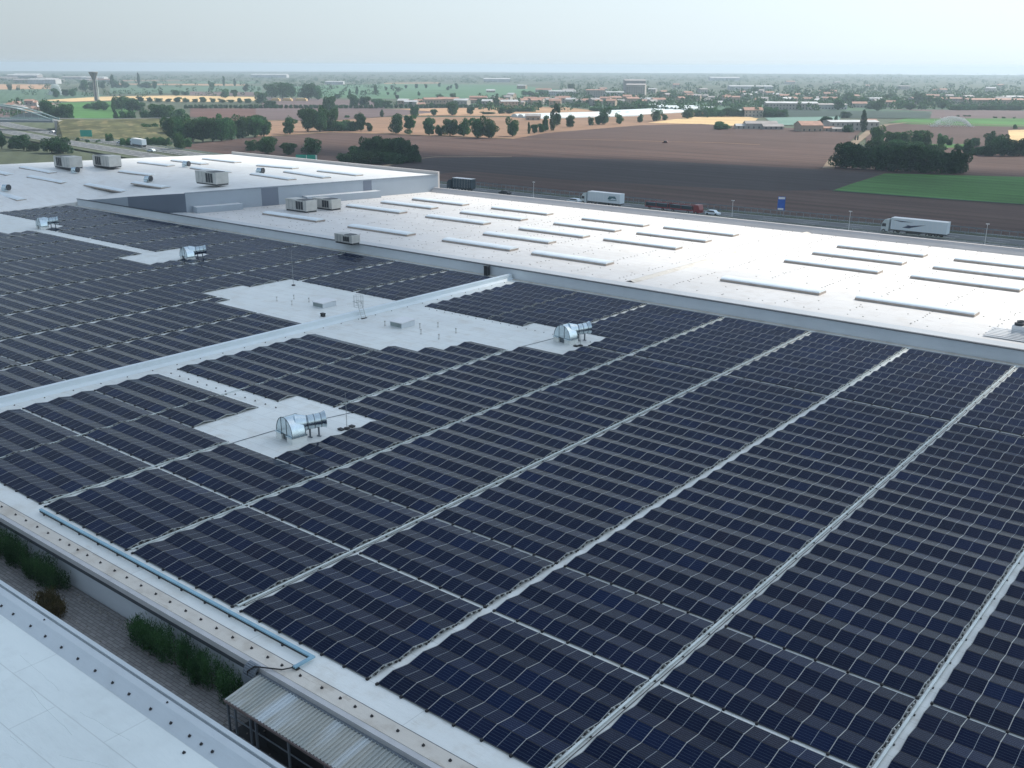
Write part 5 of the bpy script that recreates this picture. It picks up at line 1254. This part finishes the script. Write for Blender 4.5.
# yellow straw heaps / stacks
for i, px in enumerate((276, 287.5, 301.5)):
    b = MB(); s = mpp(at(px, 101)); w = (8, 9.5, 11)[i]*s
    b.prism([(-w/2, -4), (w/2, -4), (w/2, 4), (-w/2, 4)], 0, 2.2*s, 0); b.prism([(-w/2+1.5, -3), (w/2-1.5, -3), (w/2-1.5, 3), (-w/2+1.5, 3)], 2.2*s+.003, 3*s, 0)
    o = b.build('straw_stack', MF['wheat']); o.location = at(px, 101.3, GZ); o.rotation_euler.z = YAW; tag(o, f'{nth(i+1)} pale straw stack from the left by the far grove', 'straw stack', 'straw stacks')
# greenhouses
def greenhouse(pts, h, label):
    a, c = at(*pts[0]), at(*pts[1]); d_ = (c-a); Ln = d_.length; ang = math.atan2(d_.y, d_.x)
    root = empty('greenhouse', (a+c)/2, ang, label, 'greenhouse', 'white tunnel greenhouses'); b = MB(); n = 8; w = pts[2]
    nt_ = max(1, int(w/9)); ww = w/nt_
    for t_ in range(nt_):
        y0 = t_*ww; vs = []
        for k in range(n+1): t = math.pi*k/n; vs += [(-Ln/2, y0+ww/2-math.cos(t)*ww/2, h*math.sin(t)**.7 if 0 < k < n else 0), (Ln/2, y0+ww/2-math.cos(t)*ww/2, h*math.sin(t)**.7 if 0 < k < n else 0)]
        b.add(vs, [(2*k, 2*k+1, 2*k+3, 2*k+2) for k in range(n)], 0, True)
        b.add([vs[2*k] for k in range(n+1)], [tuple(range(n+1))], 0)
    b.build('cover', plain('greenhouse_film', (.60, .66, .66), .4, 0, .06, .1), root)
greenhouse(((537, 119.5), (640, 116.5), 40), 3.2, 'long white tunnel greenhouse left of the field trees')
greenhouse(((632, 115.5), (684, 113), 40), 3.2, 'white tunnel greenhouse in the middle'); greenhouse(((674, 110.5), (715, 110), 50), 3.2, 'white tunnel greenhouse behind the wheat field'); greenhouse(((646, 108), (668, 108), 40), 3.2, 'small white greenhouse by the village'); greenhouse(((724, 114.0), (750, 112.6), 12), 3, 'small pale greenhouse near the villa')
# hamlet dome-like grey roof by the bridge
b = MB(); n = 10; vs = []
for k in range(n+1): t = math.pi*k/n; vs += [(-17*math.cos(t), -8, 6.5*math.sin(t)), (-17*math.cos(t), 8, 6.5*math.sin(t))]
b.add(vs, [(2*k, 2*k+2, 2*k+3, 2*k+1) for k in range(n)], 0, True); b.add([vs[2*k] for k in range(n+1)], [tuple(range(n+1))], 0)
o = b.build('grey_arched_hall', plain('grey_hall_roof', (.22, .24, .24), .6)); o.location = at(37, 120.5, GZ); o.rotation_euler.z = YAW; tag(o, 'grey arched-roof hall above the bridge arch', 'hall')
# spray
def spray(px, py, top, wleft, label):
    p = at(px, py, GZ); s = mpp(p); b = MB(); rr = random.Random(8); root = empty('irrigation_spray', p, YAW, label, 'irrigation spray', None)
    H = (py-top)*s; Lf = wleft*s
    def arc(f, Lx, Hx): return (-Lx*f, 0, Hx*(4*f*(1-f))**.9)
    for (Lx, Hx, n) in ((Lf, H, 1500), (Lf*.7, H*.95, 700)):
        for _ in range(n):
            f = rr.random(); q = Vector(arc(f, Lx, Hx))+Vector((rr.gauss(0, .25), rr.gauss(0, .8), -abs(rr.gauss(0, 1))))*(Hx*.10*(1+3*f)); r_ = rr.uniform(.16, .42)*s
            b.add([q+Vector((-r_, 0, 0)), q+Vector((0, 0, r_)), q+Vector((r_, 0, 0)), q+Vector((0, r_, -r_))], [(0, 1, 2), (0, 2, 3), (1, 3, 2)], 0)
    for _ in range(4200):
        f = rr.random(); x, _y, z = arc(f, Lf, H); q = Vector((x, rr.gauss(0, 4), z*rr.random())); r_ = rr.uniform(.07, .16)*s
        b.add([q+Vector((-r_, 0, 0)), q+Vector((0, 0, r_)), q+Vector((r_, 0, 0))], [(0, 1, 2)], 0)
    b.build('droplets', plain('spray_water', (.8, .85, .85), .4, 0, .02), root)
    q = MB(); q.tube((0, 0, 0), (0, 0, 2.2), .15, 6); q.box(-1.2, -.5, .001, 1.2, .5, .6); q.build('sprinkler', M_POST, root)
spray(972, 127.5, 116.8, 42, 'arching white irrigation spray on the green field at right')
spray(62, 95, 84.6, 12, 'white irrigation spray at the edge of the left meadow')
M_DKRED = plain('dull_red', (.10, .03, .03), .6)
# people on track
for i, px in enumerate((855, 857.5)):
    b = MB(); b.tube((0, 0, 0), (0, 0, .85), .16, 6, 0, .22); b.tube((0, 0, .85), (0, 0, 1.5), .22, 8, 0, .20); b.lathe([(.05, 1.5), (.12, 1.6), (.11, 1.75), (.03, 1.82)], (0, 0, 0), 8)
    o = b.build('track_post', M_DARKMET); o.location = at(px, 141.2, GZ); tag(o, f'{"left" if i == 0 else "right"} of two dark posts beside the dirt track', 'post', 'posts by the track'); o.scale = (2.2, 2.2, 1.9)
car(at(665, 144, GZ), .3, 'dark red tractor far out on the brown field', M_DKRED, 'tractor', 1.9, 3.6)

# ------------------------------------------------------------------ clouds that shade the near roofs and the motorway strip
CZ = 700.
def cloud(poly, label, seed, thick=45):
    k = (CZ-0)/sd.z; off = Vector((sd.x*k, sd.y*k))
    P = [(x+off.x, y+off.y) for x, y in poly]
    xs = [p[0] for p in P]; ys = [p[1] for p in P]; x0, x1, y0, y1 = min(xs)-60, max(xs)+60, min(ys)-60, max(ys)+60
    from mathutils import noise as mn
    n = 90; st = max((x1-x0), (y1-y0))/n; nx_ = int((x1-x0)/st)+1; ny_ = int((y1-y0)/st)+1
    def ed(x, y):
        d_ = 1e9
        for i in range(len(P)):
            a = Vector(P[i]); c = Vector(P[(i+1) % len(P)]); v = c-a; t = max(0, min(1, (Vector((x, y))-a).dot(v)/v.length_squared)); d_ = min(d_, (Vector((x, y))-a-v*t).length)
        return d_ if inside(P, x, y) else -d_
    T = {}
    for i in range(nx_+1):
        for j in range(ny_+1):
            x, y = x0+i*st, y0+j*st; e = ed(x, y)+mn.fractal(Vector((x/60, y/60, seed)), 1, 2, 4)*7
            T[i, j] = max(0., min(1., e/60))**.5*(thick*(1+.5*mn.fractal(Vector((x/50, y/50, seed+5)), 1, 2, 4))) if e > 0 else 0
    b = MB(); idx = {}
    def vid(i, j, s):
        if T[i, j] <= 0: s = 0
        if (i, j, s) not in idx:
            idx[i, j, s] = len(b.v); z = CZ+(T[i, j] if s > 0 else (-T[i, j]*.25 if s < 0 else 0)); b.v.append((x0+i*st, y0+j*st, z))
        return idx[i, j, s]
    for i in range(nx_):
        for j in range(ny_):
            if max(T[i, j], T[i+1, j], T[i, j+1], T[i+1, j+1]) <= 0: continue
            b.f.append((vid(i, j, 1), vid(i+1, j, 1), vid(i+1, j+1, 1), vid(i, j+1, 1))); b.m.append(0); b.sm.append(True)
            b.f.append((vid(i, j+1, -1), vid(i+1, j+1, -1), vid(i+1, j, -1), vid(i, j, -1))); b.m.append(0); b.sm.append(True)
    m, nt, pb = nmat('cloud_white'); pb.inputs['Base Color'].default_value = (.9, .9, .9, 1); pb.inputs['Roughness'].default_value = 1
    tl = N(nt, 'ShaderNodeBsdfTranslucent'); tl.inputs[0].default_value = (.9, .92, .95, 1); mx = N(nt, 'ShaderNodeMixShader'); mx.inputs[0].default_value = .88
    L(nt, pb.outputs[0], mx.inputs[1]); L(nt, tl.outputs[0], mx.inputs[2]); L(nt, mx.outputs[0], nt.nodes['Material Output'].inputs[0])
    o = b.build('clouds', m); tag(o, label, kind='stuff')
cloud([(-420, 60), (-330, 85), (-262, 132), (-225, 146), (-200, 154), (-172, 156), (-150, 150), (-128, 138), (-104, 126), (-88, 117.5), (-60, 117), (-20, 117), (60, 117), (200, 100), (200, -80), (-420, -80)], 'low cloud whose shadow covers the solar roof', 1)
def G(px, py): p = at(px, py, GZ); return (p.x, p.y)
cloud([(420, 250), (200, 222), (-260, 226), (-262, 285), (-330, 330), G(256, 147), G(300, 146), G(420, 151), G(512, 155), G(640, 159), G(768, 165), G(860, 170), G(1000, 173), G(1100, 176), (420, 500)], 'second low cloud whose shadow crosses the ploughed field', 4)

# ------------------------------------------------------------------ haze
b = MB(); b.box(-6700, -6700, GZ-1, 6700, 6700, 36.0, 0)
m = bpy.data.materials.new('haze'); m.use_nodes = True; nt = m.node_tree
nt.nodes.remove(nt.nodes['Principled BSDF']); pv = nt.nodes.new('ShaderNodeVolumePrincipled')
pv.inputs['Color'].default_value = (.70, .86, .98, 1); pv.inputs['Density'].default_value = .00020; pv.inputs['Anisotropy'].default_value = .3
nt.links.new(pv.outputs[0], nt.nodes['Material Output'].inputs['Volume'])
o = b.build('haze', m); tag(o, 'thin summer haze over the plain', kind='stuff')
